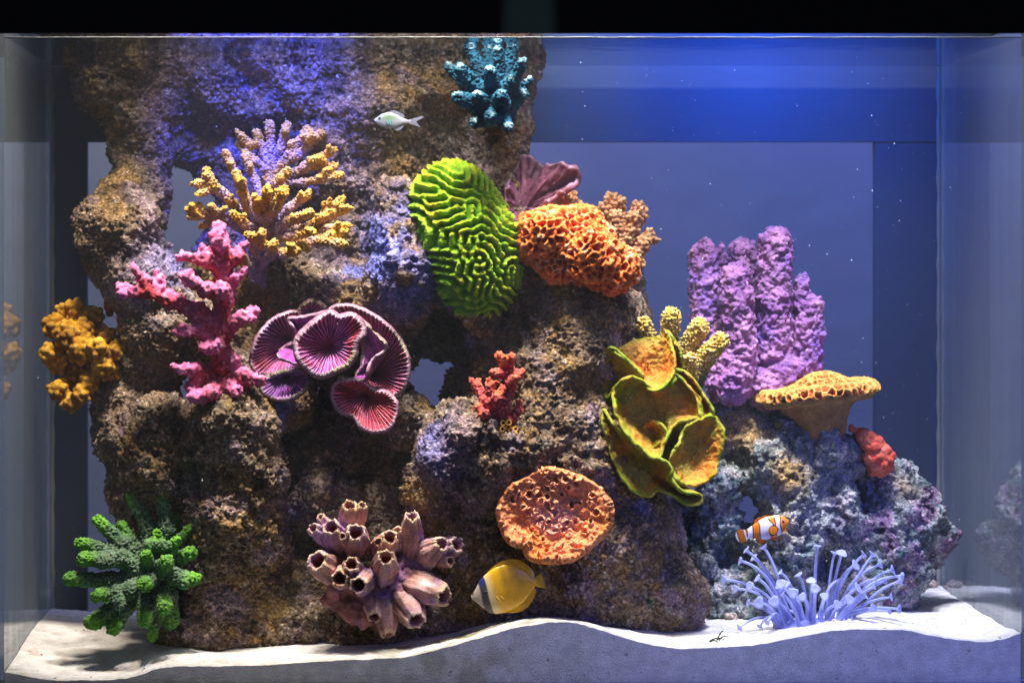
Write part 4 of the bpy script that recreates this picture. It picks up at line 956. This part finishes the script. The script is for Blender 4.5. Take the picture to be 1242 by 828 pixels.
V, Q = build_sdf(chain([z(300, 400, .17, 110), z(330, 600, .17, 120)], .02) + chain([z(300, 300, .16, 90), z(320, 420, .19, 130)], .02) + chain([z(430, 580, .15, 80), z(330, 560, .2, 140)], .02), .003)
V = V + normals(V, Q) * (.003 * fbm(V, 60, 3, .5, 4))[:, None]
obj('stalk', V, Q, np.tile(lin(96, 100, 34), (len(V), 1)), M_CORAL, cc)

# ---- orange bowl sponge
z = zoomed(590, 550, 0.2537)
D1 = .050
ol = [(65, 290), (80, 210), (115, 165), (190, 115), (290, 70), (400, 95), (520, 150), (590, 240), (585, 330), (520, 410), (420, 480), (340, 502), (225, 490), (185, 432), (110, 400)]
V, Q, t, r, rv, pv = cup((330, 330, .068), [(x, y, D1 + (290 - y) / 230 * .014) for x, y in ol], z, 2.6, 120, 340, .009, 0, 0, (60, .0035), 0, .002, seed=2)
N = normals(V, Q); front = (t < 1.5)
f1, f2, idd = worley(V + .003 * np.stack([gnoise(V * 120, q) for q in range(3)], 1), 92, 77); pv = sstep(.42, .12, f1) * (idd > .25) * front; rv = np.exp(-((f1 - .46) / .09) ** 2) * (idd > .25) * front
V = V + N * (.0036 * rv - .0048 * pv + .0018 * fbm(V, 170, 3, .6, 4) * front)[:, None]
c = mix(np.tile(lin(222, 138, 88), (len(V), 1)), lin(242, 176, 128), rv * .7); c = mix(c, lin(180, 84, 44), pv * .6); c = mix(c, lin(216, 132, 52), sstep(.0, .6, fbm(V, 18, 2, .5, 9)) * .6); c = mix(c, lin(240, 186, 170), np.clip(1.1 - t * 2.2, 0, .5) * front)
tag(obj('bowl_sponge', V, Q, c, M_CORAL), 'round orange bowl sponge dimpled with craters, low on the reef rock', 'sponge')
V2_, Q2_ = build_sdf([blob(673, 630, .135, 34, 30, 30)], .003)
o = tag(obj('bowl_foot', V2_, Q2_, np.tile(lin(150, 74, 34), (len(V2_), 1)), M_CORAL, bpy.data.objects['bowl_sponge']))

# ---- purple leaf sponge
z = zoomed(600, 180, 0.2294)
V, Q, t, r, _, _ = cup((150, 330, .21), [(150, 38, .24), (220, 62, .225), (255, 85, .21), (300, 82, .20), (362, 74, .19), (400, 95, .185), (455, 115, .185), (448, 150, .185), (425, 185, .18), (330, 245, .18), (250, 300, .18), (190, 350, .175), (110, 385, .18), (60, 320, .19), (55, 220, .205), (110, 120, .23)], z, 1.3, 40, 220, .006, 9, .004, (90, .0018), .001, .006, seed=4)
f = fbm(V, 30, 2, .5, 6); c = mix(np.tile(lin(104, 52, 74), (len(V), 1)), lin(150, 92, 120), np.clip(.3 + f + .3 * r, 0, 1)); c = mix(c, lin(200, 160, 180), np.clip(np.exp(-((t - 1) / .03) ** 2), 0, .6)); c = mix(c, lin(44, 34, 40), np.exp(-((V - px(*z(215, 110, .22))) ** 2).sum(1) / .016 ** 2) * .7)
tag(obj('leaf_sponge', V, Q, c, M_SOFT), 'dull purple leaf-shaped sponge curling out above the orange honeycomb sponge', 'sponge')

# ================================================================== barnacles
z = zoomed(350, 590, 0.2416)
bc = thing('barnacle_cluster', px(460, 745, .1), 'clump of pinkish ridged barnacles with open mouths, at the foot of the reef rock', 'barnacles')
B = [  # mouth x,y,depth, mouth radius, base x,y,depth, base radius
    (305, 92, .07, 34, 310, 230, .10, 62), (372, 92, .068, 22, 340, 190, .09, 40), (212, 200, .055, 40, 260, 300, .09, 62), (160, 150, .075, 20, 210, 230, .09, 34), (120, 205, .06, 26, 200, 270, .09, 44),
    (338, 225, .04, 44, 340, 310, .08, 66), (270, 248, .042, 18, 310, 290, .07, 30), (512, 252, .045, 38, 460, 330, .08, 60), (450, 275, .042, 20, 470, 320, .07, 34), (620, 145, .06, 34, 612, 320, .09, 66),
    (775, 285, .05, 36, 680, 350, .09, 76), (850, 290, .06, 38, 740, 330, .09, 60), (815, 375, .055, 24, 740, 360, .08, 40), (140, 370, .04, 50, 215, 430, .08, 68), (315, 388, .03, 36, 330, 430, .07, 54), (255, 462, .03, 40, 300, 450, .07, 60),
    (350, 497, .025, 42, 380, 460, .07, 62), (490, 352, .03, 40, 480, 450, .08, 68), (785, 552, .045, 48, 620, 490, .08, 78), (640, 675, .04, 46, 570, 550, .08, 76), (500, 745, .06, 34, 480, 580, .08, 74), (430, 655, .045, 30, 430, 570, .08, 60), (545, 215, .07, 22, 570, 320, .09, 40)]
for i, (mx, my, md, mr, bx, by, bd, br_) in enumerate(B):
    s = sc_at(md) * .2416
    V, Q, t = tube(px(*z(bx, by, bd)), px(*z(mx, my, md)), br_ * s, mr * s,   .24, 60, .55, .045, .12, 5 + i % 3, 16, i, bulge=mr * s * .28)
    N = normals(V, Q); V = V + N * (.0012 * fbm(V, 150, 3, .55, i))[:, None]
    f = fbm(V, 40, 2, .5, 50 + i); c = mix(np.tile(lin(160, 116, 106), (len(V), 1)), lin(206, 164, 156), np.clip(.35 + f, 0, 1)); c = mix(c, lin(150, 122, 186), np.clip(fbm(V, 24, 2, .5, 9) * 1.2, 0, .6))
    c = mix(c, lin(236, 206, 160), np.exp(-((t - 1.0) / .07) ** 2) * .8); c = mix(c, lin(120, 52, 34), sstep(1.9, 2.3, t)); c = mix(c, lin(96, 62, 54), sstep(.3, 0, t) * .6)
    obj('barnacle', V, Q, c, M_CORAL, bc)
pr = []
for x, y, d, r in ((300, 480, .09, 90), (420, 560, .085, 110), (560, 430, .09, 100), (330, 620, .08, 70), (250, 570, .075, 50), (390, 650, .07, 60), (500, 640, .075, 60), (640, 400, .09, 70), (300, 300, .1, 80), (200, 560, .08, 36), (560, 520, .08, 80), (240, 510, .07, 44)):
    pr.append(blob(*z(x, y, d, r), k=.008))
for x, y, d, r in ((360, 365, .06, 62), (440, 525, .05, 66), (240, 330, .06, 34), (620, 365, .06, 40)): pr.append(blob(*z(x, y, d, r), k=.004, sub=True))
V, Q = build_sdf(pr, .0021); N = normals(V, Q); f1, f2, idd = worley(V, 70, 4); V = V + N * (.005 * fbm(V, 70, 3, .55, 4) - .004 * sstep(.45, .1, f1))[:, None]
f = fbm(V, 30, 3, .5, 8); c = mix(np.tile(lin(132, 84, 76), (len(V), 1)), lin(176, 118, 112), np.clip(.4 + f, 0, 1)); c = mix(c, lin(146, 112, 176), np.clip(fbm(V, 26, 2, .5, 19), 0, .6))
obj('barnacle_base', V, Q, c, M_CORAL, bc)

# ================================================================== anemone
z = zoomed(870, 650, 0.1852)
an = thing('anemone', px(985, 757, .10), 'pale lavender-blue anemone with long flared stalks spreading over the white sand', 'anemone')
def tentacle(pts, r0, r1, capr, seed):
    P = np.array(pts); n = 18; ts = np.linspace(0, 1, n)
    a, b, c_ = P[0], P[1], P[2]
    S = ((1 - ts) ** 2)[:, None] * a + (2 * ts * (1 - ts))[:, None] * b + (ts ** 2)[:, None] * c_
    m = 10; V = []
    Tn = np.gradient(S, axis=0); Tn /= np.linalg.norm(Tn, axis=1, keepdims=True)
    u = np.cross(Tn, (0, 1.0, 0.13)); u /= np.linalg.norm(u, axis=1, keepdims=True); v = np.cross(Tn, u)
    th = np.linspace(0, 2 * math.pi, m, endpoint=False)
    for i in range(n):
        r = r0 + (r1 - r0) * ts[i]; V.append(S[i] + (u[i] * np.cos(th)[:, None] + v[i] * np.sin(th)[:, None]) * r)
    V = np.concatenate(V); i = np.arange(n * m).reshape(n, m); i2 = np.roll(i, -1, 1); Q = np.stack([i[:-1].ravel(), i2[:-1].ravel(), i2[1:].ravel(), i[1:].ravel()], 1)
    f = np.repeat(ts, m); col = mix(np.tile(lin(172, 180, 232), (len(V), 1)), lin(202, 208, 246), f)
    st = obj('tentacle', V, Q, col, M_ANEM, an)
    # flared disc at the tip
    rr = random.Random(seed); prof = [(0, r1), (.35, r1 * 1.15), (.75, capr * .55), (1.0, capr), (1.12, capr * .97), (1.05, capr * .6), (.98, capr * .05)]; m2 = 18; th = np.linspace(0, 2 * math.pi, m2, endpoint=False); V = []
    L = capr * .75; wob = 1 + .12 * np.sin(3 * th + rr.random() * 6) + .06 * np.sin(7 * th)
    for h_, r in prof:
        V.append(S[-1] + Tn[-1] * (h_ - .25) * L + (u[-1] * np.cos(th)[:, None] + v[-1] * np.sin(th)[:, None]) * (r * np.where(r > r1 * 1.3, wob, 1))[:, None])
    V = np.concatenate(V); k = len(prof); i = np.arange(k * m2).reshape(k, m2); i2 = np.roll(i, -1, 1); Q = np.stack([i[:-1].ravel(), i2[:-1].ravel(), i2[1:].ravel(), i[1:].ravel()], 1)
    obj('flared_tip', V, Q, np.tile(lin(198, 204, 244), (len(V), 1)), M_ANEM, st)
TC = [(200, 100, .09, 22), (165, 165, .08, 24), (310, 82, .11, 24), (55, 285, .08, 26), (130, 345, .07, 22), (215, 440, .07, 20), (655, 75, .10, 20), (540, 265, .09, 24), (810, 128, .09, 30), (765, 122, .1, 24), (890, 200, .08, 30), (950, 128, .11, 24), (1010, 132, .1, 26),
      (1050, 190, .1, 26), (1130, 225, .1, 28), (1195, 262, .1, 24), (1180, 300, .09, 28), (275, 285, .07, 24), (225, 330, .06, 26), (290, 440, .05, 34), (425, 320, .06, 28), (615, 305, .07, 26), (640, 350, .05, 26), (500, 375, .05, 28), (1125, 400, .07, 20), (1175, 475, .06, 24), (1118, 490, .05, 18),
      (155, 590, .06, 20), (285, 580, .05, 18), (420, 242, .1, 16), (905, 350, .07, 30), (250, 150, .1, 24), (460, 330, .08, 26), (700, 400, .06, 22), (780, 450, .06, 24), (860, 420, .06, 26), (960, 400, .07, 22), (380, 430, .05, 30), (560, 400, .06, 22), (1090, 300, .1, 22), (330, 560, .04, 16), (1010, 470, .06, 22)]
TC += [(random.uniform(180, 1080), random.uniform(260, 520), random.uniform(.05, .14), random.uniform(12, 20)) for _ in range(8)]
for i, (x, y, d, r) in enumerate(TC):
    tx = min(max(x, 60), 1180); bx = 620 + (tx - 620) * .42 + random.uniform(-30, 30); by = 592 + random.uniform(-10, 10)
    if x < 340 and y > 400: bx = 430 + random.uniform(-20, 30)
    if x > 1000 and y > 380: bx = 830
    mx = bx + (x - bx) * random.uniform(.15, .55); my = min(y, by) + (by - y) * random.uniform(.05, .35) - (40 if abs(x - bx) > 200 and y > 250 else 0)
    if y > 540: my = y - 130
    bd = .10 + random.uniform(-.025, .03); B0 = px(*z(bx, by, bd)); B0[2] = float(sand_z(np.array([B0[0]]), np.array([bd]))[0]) - .004
    tentacle([B0, px(*z(mx, my, (bd + d) / 2)), px(*z(x, y, d))], random.uniform(.0019, .0027), random.uniform(.0014, .0019), r * .1852e-3 * 1.3, i)
V, Q = build_sdf([ell((px(985, 757, .10)) + np.array([0, 0, -.004]), (.05, .03, .012), .01)], .003)
obj('anemone_base', V, Q, np.tile(lin(150, 158, 225), (len(V), 1)), M_ANEM, an)

# ================================================================== fish
def fish(name, label, at, L, hgt, wid, top, bot, colour, tail, fins, eye, flip=False, tilt=0.0, yaw=0.0, nx=150, nr=56, belly=.5):
    """local frame: x from snout (0) to tail root (1), z up, y thickness; head towards -x unless flipped"""
    ts = np.linspace(0, 1, nx); zt = np.interp(ts, *zip(*top)); zb = np.interp(ts, *zip(*bot))
    for _ in range(3): zt[1:-1] = (zt[:-2] + zt[1:-1] * 2 + zt[2:]) / 4; zb[1:-1] = (zb[:-2] + zb[1:-1] * 2 + zb[2:]) / 4
    half = (zt - zb) / 2; cen = (zt + zb) / 2; wd = wid * np.power(np.sin(np.pi * np.clip(ts * .93 + .05, 0, 1)), .8) * (1 - .55 * ts)
    th = np.linspace(0, 2 * math.pi, nr, endpoint=False); cz = np.sign(np.sin(th)) * np.abs(np.sin(th)) ** 1.0
    V = np.stack([np.repeat(ts, nr), (wd[:, None] * np.cos(th)).ravel(), (cen[:, None] + half[:, None] * cz).ravel()], 1)
    i = np.arange(nx * nr).reshape(nx, nr); i2 = np.roll(i, -1, 1); Q = np.stack([i[:-1].ravel(), i[1:].ravel(), i2[1:].ravel(), i2[:-1].ravel()], 1)
    ca, sa = math.cos(tilt), math.sin(tilt); cy, sy = math.cos(yaw), math.sin(yaw); sg = -1 if flip else 1
    P0 = px(*at)
    def W(A):
        A = np.array(A, float); x, y_, z_ = (A[:, 0] - .5) * L * sg, A[:, 1] * L, A[:, 2] * L
        X, Z = x * ca - z_ * sa, x * sa + z_ * ca; return np.stack([X * cy - y_ * sy, X * sy + y_ * cy, Z], 1) + P0
    root = thing(name, P0, label, 'fish')
    fix = (lambda q: q[:, ::-1]) if flip else (lambda q: q)
    obj('body', W(V), fix(Q), colour(V[:, 0], V[:, 2], V), M_FISH, root)
    def finmesh(outline, axis_y, n=14, thick=.006):
        O = np.array(outline, float); m = len(O); c0 = O.mean(0); rings = [c0 + (O - c0) * (k / (n - 1)) for k in range(n)]
        A = np.concatenate(rings); r = np.repeat(np.linspace(0, 1, n), m)
        ray = .0035 * np.sin(A[:, 0] * 90 + A[:, 1] * 40)
        F = np.stack([A[:, 0], axis_y(A) - thick * (1 - r ** 2) + ray, A[:, 1]], 1); Bk = np.stack([A[:, 0], axis_y(A) + thick * (1 - r ** 2) + ray, A[:, 1]], 1)
        i = np.arange(n * m).reshape(n, m); i2 = np.roll(i, -1, 1); q = np.stack([i[:-1].ravel(), i[1:].ravel(), i2[1:].ravel(), i2[:-1].ravel()], 1)
        return np.concatenate([F, Bk]), np.concatenate([q, q[:, ::-1] + n * m]), A
    def dense(pts, n=60):
        P = np.array([(a, 0, b) for a, b in pts]); s_ = spline_closed(P, n); return s_[:, [0, 2]]
    for nm, pts, off, fc in [('tail_fin', tail[0], 0.0, tail[1])] + fins:
        V_, Q_, A = finmesh(dense(pts), (lambda A, o=off: np.full(len(A), o)) if not callable(off) else off)
        obj(nm, W(V_), fix(Q_), np.concatenate([fc(A[:, 0], A[:, 1])] * 2), M_FIN, root)
    ex, ez, er, ring = eye; hw = float(np.interp(ex, ts, wd)); hz = float(np.interp(ex, ts, half)); cn = float(np.interp(ex, ts, cen))
    ey = hw * math.sqrt(max(0, 1 - ((ez - cn) / hz) ** 2))
    n1, n2 = 12, 20
    for sgn in (-1, 1):
        a1 = np.linspace(0, math.pi, n1); a2 = np.linspace(0, 2 * math.pi, n2, endpoint=False); A1, A2 = np.meshgrid(a1, a2, indexing='ij')
        V_ = np.stack([ex + er * np.sin(A1).ravel() * np.cos(A2).ravel(), sgn * (ey * .97 + er * .45 * np.cos(A1).ravel()), ez + er * np.sin(A1).ravel() * np.sin(A2).ravel()], 1)
        i = np.arange(n1 * n2).reshape(n1, n2); i2 = np.roll(i, -1, 1); q = np.stack([i[:-1].ravel(), i[1:].ravel(), i2[1:].ravel(), i2[:-1].ravel()], 1)
        c_ = np.where((A1.ravel() < .75)[:, None], lin(8, 8, 10), np.array(ring)[None, :]); obj('eye', W(V_), q, c_, M_FISH, root)
    return root
# clownfish: head to the right
OR, WH, BK = lin(236, 136, 14), lin(236, 232, 240), lin(20, 12, 12)
def clown_c(x, zz, V):
    xx = x + .03 * np.sin(zz * 9) ; c = np.tile(OR, (len(x), 1))
    c = mix(c, lin(200, 92, 8), sstep(.5, .9, x) * .5)
    for a, b, bulge in ((.20, .315, .03), (.47, .70, -.09), (.86, .97, .0)):
        a2 = a + bulge * np.exp(-((zz - .02) / .10) ** 2) ; b2 = b - (.02 if bulge < 0 else 0)
        k = np.maximum(a2 - xx, xx - b2); c = mix(c, BK, sstep(.028, .016, k)); c = mix(c, WH, sstep(.004, -.004, k))
    return c
def fin_o(x, zz):
    c = np.tile(OR, (len(x), 1)); return c
def edged(outline_c, edge=.06):
    def f(x, zz):
        r = np.hypot((x - x.mean()) / (np.ptp(x) / 2), (zz - zz.mean()) / (np.ptp(zz) / 2)); c = mix(np.tile(outline_c, (len(x), 1)), BK, sstep(.78, .9, r)); return c
    return f
fish('clownfish', 'small orange clownfish with white bands hovering above the anemone', (931, 640, .08), .055, .4, .12,
     [(0, .04), (.05, .12), (.15, .19), (.3, .24), (.45, .25), (.6, .23), (.75, .18), (.9, .12), (1, .10)], [(0, -.03), (.05, -.10), (.15, -.18), (.3, -.24), (.45, -.255), (.6, -.24), (.75, -.19), (.9, -.12), (1, -.10)],
     clown_c, ([(.97, .07), (1.08, .15), (1.2, .13), (1.25, 0), (1.2, -.13), (1.08, -.15), (.97, -.07)], lambda x, zz: mix(mix(mix(np.tile(WH, (len(x), 1)), BK, sstep(1.215, 1.195, x) * 1.0), lin(205, 120, 14), sstep(1.19, 1.17, np.hypot((x - 1.1) * .9 + 1.1, zz * .85 + 0 * x) )), WH, sstep(1.05, 1.03, x))),
     [('dorsal_fin', [(.28, .19), (.36, .29), (.46, .31), (.56, .27), (.62, .30), (.72, .29), (.8, .2), (.7, .12), (.4, .16)], 0.0, edged(lin(226, 120, 20))),
      ('anal_fin', [(.58, -.18), (.66, -.30), (.76, -.30), (.84, -.2), (.78, -.12)], 0.0, edged(lin(226, 120, 20))),
      ('pelvic_fin', [(.34, -.18), (.40, -.32), (.48, -.33), (.5, -.2)], -.03, edged(lin(226, 120, 20))),
      ('pectoral_fin', [(.30, -.02), (.36, .05), (.46, .03), (.52, -.06), (.48, -.17), (.38, -.17), (.30, -.1)], (lambda A: -.125 - .10 * np.clip(A[:, 0] - .30, 0, 1)), edged(lin(246, 150, 16)))],
     (.13, .05, .035, lin(190, 90, 10)), flip=True, tilt=math.radians(17))
# the photograph's butterflyfish: head to the left, tilted nose-down
def bfly_c(x, zz, V):
    s = x + .10 * zz; c = np.tile(lin(214, 160, 8), (len(x), 1)); c = mix(c, lin(214, 196, 140), sstep(.42, .27, s) * .8); c = mix(c, lin(236, 190, 30), sstep(.28, .40, zz))
    c = mix(c, lin(150, 112, 20), np.exp(-((s - .56) / .07) ** 2) * .55 * sstep(-.25, .1, zz)); c = mix(c, lin(170, 152, 128), sstep(.20, .16, s)); c = mix(c, lin(150, 128, 112), sstep(.1, .5, gnoise(V * np.array([40, 1, 40]), 3)) * .5 * sstep(.22, .18, s))
    k = np.abs(s - .205 - .015 * np.sin(zz * 8)) - .052; c = mix(c, lin(16, 18, 30), sstep(.018, -.012, k) * .92); c = mix(c, lin(22, 44, 120), sstep(.01, -.01, k) * sstep(.06, .2, zz) * .9)
    c = mix(c, lin(40, 30, 34), np.exp(-((x - .03) / .022) ** 2) * sstep(.0, .05, zz)); return mix(c, lin(150, 110, 6), sstep(.3, .8, np.sin(V[:, 2] * 130 + V[:, 0] * 60)) * .18 * sstep(.3, .4, s))
yel = lambda x, zz: np.tile(lin(220, 170, 10), (len(x), 1))
fish('butterflyfish', 'yellow butterflyfish with a dark eye band gliding below the orange bowl sponge', (611, 715, .055), .082, .5, .09,
     [(0, .03), (.05, .07), (.12, .15), (.2, .24), (.32, .31), (.45, .36), (.6, .37), (.75, .32), (.87, .20), (.95, .08), (1, .06)], [(0, -.03), (.05, -.08), (.12, -.18), (.2, -.28), (.32, -.33), (.45, -.34), (.6, -.31), (.75, -.25), (.87, -.15), (.95, -.06), (1, -.05)],
     bfly_c, ([(.97, .05), (1.06, .10), (1.16, .13), (1.13, 0), (1.15, -.12), (1.06, -.09), (.97, -.05)], lambda x, zz: mix(np.tile(lin(214, 170, 20), (len(x), 1)), lin(60, 70, 60), sstep(1.09, 1.15, x))),
     [('dorsal_fin', [(.25, .24), (.40, .37), (.6, .43), (.8, .40), (.95, .26), (1.0, .12), (.93, .05), (.7, .25), (.45, .3)], 0.0, lambda x, zz: mix(np.tile(lin(222, 168, 10), (len(x), 1)), lin(240, 215, 120), sstep(.93, .98, x))),
      ('anal_fin', [(.4, -.28), (.55, -.37), (.72, -.36), (.88, -.26), (.97, -.13), (.92, -.05), (.7, -.2)], 0.0, yel),
      ('pectoral_fin', [(.35, -.07), (.41, -.05), (.47, -.1), (.44, -.15), (.37, -.13)], (lambda A: -.088 - .06 * np.clip(A[:, 0] - .34, 0, 1)), lambda x, zz: np.tile(lin(214, 176, 60), (len(x), 1)))],
     (.225, .03, .03, lin(40, 50, 90)), tilt=math.radians(13))
# pale green damselfish
def dam_c(x, zz, V):
    c = mix(np.tile(lin(158, 158, 176), (len(x), 1)), lin(104, 140, 92), np.exp(-(((x - .4) / .22) ** 2 + ((zz - .09) / .1) ** 2)) * .95); c = mix(c, lin(96, 150, 160), np.exp(-(((x - .42) / .1) ** 2 + ((zz + .07) / .05) ** 2)) * .8); return mix(c, lin(170, 190, 230), sstep(.12, .02, x) * .5)
gr = lambda x, zz: np.tile(lin(150, 150, 178), (len(x), 1))
fish('damselfish', 'tiny pale silver-green damselfish swimming in front of the lit reef rock', (476, 147, .17), .047, .4, .11,
     [(0, .02), (.08, .10), (.2, .19), (.35, .24), (.5, .23), (.65, .17), (.8, .09), (.92, .05), (1, .05)], [(0, -.02), (.08, -.09), (.2, -.16), (.35, -.21), (.5, -.2), (.65, -.15), (.8, -.08), (.92, -.045), (1, -.045)],
     dam_c, ([(.96, .05), (1.1, .10), (1.3, .16), (1.34, .12), (1.16, .03), (1.2, -.05), (1.26, -.14), (1.1, -.09), (.96, -.05)], gr),
     [('dorsal_fin', [(.3, .2), (.5, .29), (.68, .25), (.82, .17), (.78, .08), (.55, .16)], 0.0, gr), ('anal_fin', [(.5, -.16), (.62, -.26), (.76, -.2), (.8, -.1), (.65, -.1)], 0.0, gr),
      ('pectoral_fin', [(.32, -.02), (.42, .02), (.5, -.05), (.44, -.11), (.34, -.08)], (lambda A: -.108 - .05 * np.clip(A[:, 0] - .32, 0, 1)), lambda x, zz: np.tile(lin(120, 165, 170), (len(x), 1)))],
     (.145, .06, .042, lin(60, 120, 120)), tilt=math.radians(-2))

# ================================================================== small things
def tubes(paths, r, name, col, mat, parent=None):
    parts = []
    for P in paths:
        P = np.array(P, float); n = len(P); Tn = np.gradient(P, axis=0); Tn /= np.linalg.norm(Tn, axis=1, keepdims=True); u = np.cross(Tn, (0.1, 1, .2)); u /= np.linalg.norm(u, axis=1, keepdims=True); v = np.cross(Tn, u); m = 6
        th = np.linspace(0, 2 * math.pi, m, endpoint=False); rr_ = r * np.linspace(1, .5, n)
        V = np.concatenate([P[i] + (u[i] * np.cos(th)[:, None] + v[i] * np.sin(th)[:, None]) * rr_[i] for i in range(n)]); i = np.arange(n * m).reshape(n, m); i2 = np.roll(i, -1, 1)
        parts.append((V, np.stack([i[:-1].ravel(), i2[:-1].ravel(), i2[1:].ravel(), i[1:].ravel()], 1)))
    V, Q = join(parts); return obj(name, V, Q, np.tile(col, (len(V), 1)), mat, parent)
def arc(a, b, sag, n=10):
    t = np.linspace(0, 1, n)[:, None]; P = np.array(a) * (1 - t) + np.array(b) * t; P[:, 2] += sag * np.sin(math.pi * t[:, 0]); return P
# shrimp by the side pane
d = .30; s0 = px(1183, 722, d); s0[2] = float(sand_z(np.array([s0[0]]), np.array([d]))[0]) + .004
sh = thing('shrimp', s0, 'small translucent whiskered shrimp resting on the sand against the side pane', 'shrimp')
V, Q = build_sdf([cap(s0 + (-.002, -.012, .004), s0 + (0, -.004, .006), .0035, .0045, .004), cap(s0 + (0, -.004, .006), s0 + (.001, .012, .003), .0045, .0025, .004), cap(s0 + (.001, .012, .003), s0 + (.001, .02, .0), .0025, .0012, .003)], .001)
obj('body', V, Q, np.tile(lin(190, 170, 170), (len(V), 1)), M_ANEM, sh)
for dx in (-1, 1):
    tubes([arc(s0 + (dx * .002, -.014, .007), s0 + (dx * .009, -.02, .03), .004)], .0005, 'antenna', lin(220, 215, 225), M_ANEM, sh)
    tubes([arc(s0 + (dx * .002, k * .004 - .008, .004), s0 + (dx * .009, k * .005 - .011, -.004), .005) for k in range(4)], .0005, 'legs', lin(190, 180, 185), M_ANEM, sh)
# scrap of algae on the sand
d = .035; s0 = px(872, 775, d); s0[2] = float(sand_z(np.array([s0[0]]), np.array([d]))[0]) + .0008
tag(tubes([arc(s0 + (-.012, 0, 0), s0 + (.008, .004, .001), .003), arc(s0 + (-.002, .002, .001), s0 + (.006, .006, .012), .002), arc(s0 + (.0, .002, .001), s0 + (.012, .0, .005), .003), arc(s0 + (-.012, -.004, 0), s0 + (-.002, -.006, 0), .002)], .0011, 'algae_scrap', lin(52, 66, 40), M_CORAL),
    'dark green scrap of algae lying on the white sand beside the anemone', 'algae')
# drifting motes in the water
mv = []
tet = np.array([(1, 1, 1), (1, -1, -1), (-1, 1, -1), (-1, -1, 1.0)])
Vs, Qs = [], []
oc = np.array([(1, 0, 0), (-1, 0, 0), (0, 1, 0), (0, -1, 0), (0, 0, 1), (0, 0, -1.0)])
of = np.array([(0, 2, 4), (2, 1, 4), (1, 3, 4), (3, 0, 4), (2, 0, 5), (1, 2, 5), (3, 1, 5), (0, 3, 5)])
r_ = np.random.default_rng(3); n = 900; P = np.stack([r_.uniform(XL + .01, XR - .01, n), r_.uniform(.02, .39, n), r_.uniform(.10, .77, n)], 1); P[n // 3:, 0] = r_.uniform(.2, XR - .01, n - n // 3)
sz = .00026 + .0008 * r_.random(n) ** 6
V = (P[:, None, :] + oc[None] * (sz[:, None, None] * r_.uniform(.5, 1.6, (n, 6, 1)))).reshape(-1, 3); Q = (of[None] + 6 * np.arange(n)[:, None, None]).reshape(-1, 3)
tag(obj('suspended_specks', V, Q, np.tile(lin(225, 230, 240), (len(V), 1)), M_ANEM), 'fine pale specks drifting in the water', 'specks', kind='stuff')

n = 900; X = r_.uniform(XL + .01, XR - .01, n); Yg = r_.uniform(.006, .36, n) ** 1.0; Zg = sand_z(X, Yg); sz = .0004 + .0015 * r_.random(n) ** 4
V = (np.stack([X, Yg, Zg], 1)[:, None, :] + oc[None] * np.array([1, 1, .6]) * (sz[:, None, None] * r_.uniform(.5, 1.5, (n, 6, 1)))).reshape(-1, 3); Q = (of[None] + 6 * np.arange(n)[:, None, None]).reshape(-1, 3)
gc = np.repeat(np.array([lin(120, 96, 74), lin(210, 196, 180), lin(90, 72, 60), lin(170, 150, 130)])[r_.integers(0, 4, n)], 6, 0)
tag(obj('sand_grit', V, Q, gc, M_CORAL), 'scattered shell grit and dark crumbs on the sand', 'grit', kind='stuff')
# faintly cloudy water
V, Q = box((XL + .0002, .0003, -.0003), (XR - .0002, YB - .0003, .83))
m = bpy.data.materials.new('cloudy_water'); m.use_nodes = True; nt = m.node_tree; nt.nodes.remove(nt.nodes['Principled BSDF'])
pv_ = nt.nodes.new('ShaderNodeVolumePrincipled'); pv_.inputs['Color'].default_value = (0.75, 0.85, 1.0, 1); pv_.inputs['Density'].default_value = 0.10; pv_.inputs['Anisotropy'].default_value = 0.2
nt.links.new(pv_.outputs[0], nt.nodes['Material Output'].inputs['Volume'])
tag(obj('haze', V, Q, None, m, smooth_=False), 'faint haze of cloudy water filling the tank', 'haze', kind='stuff')
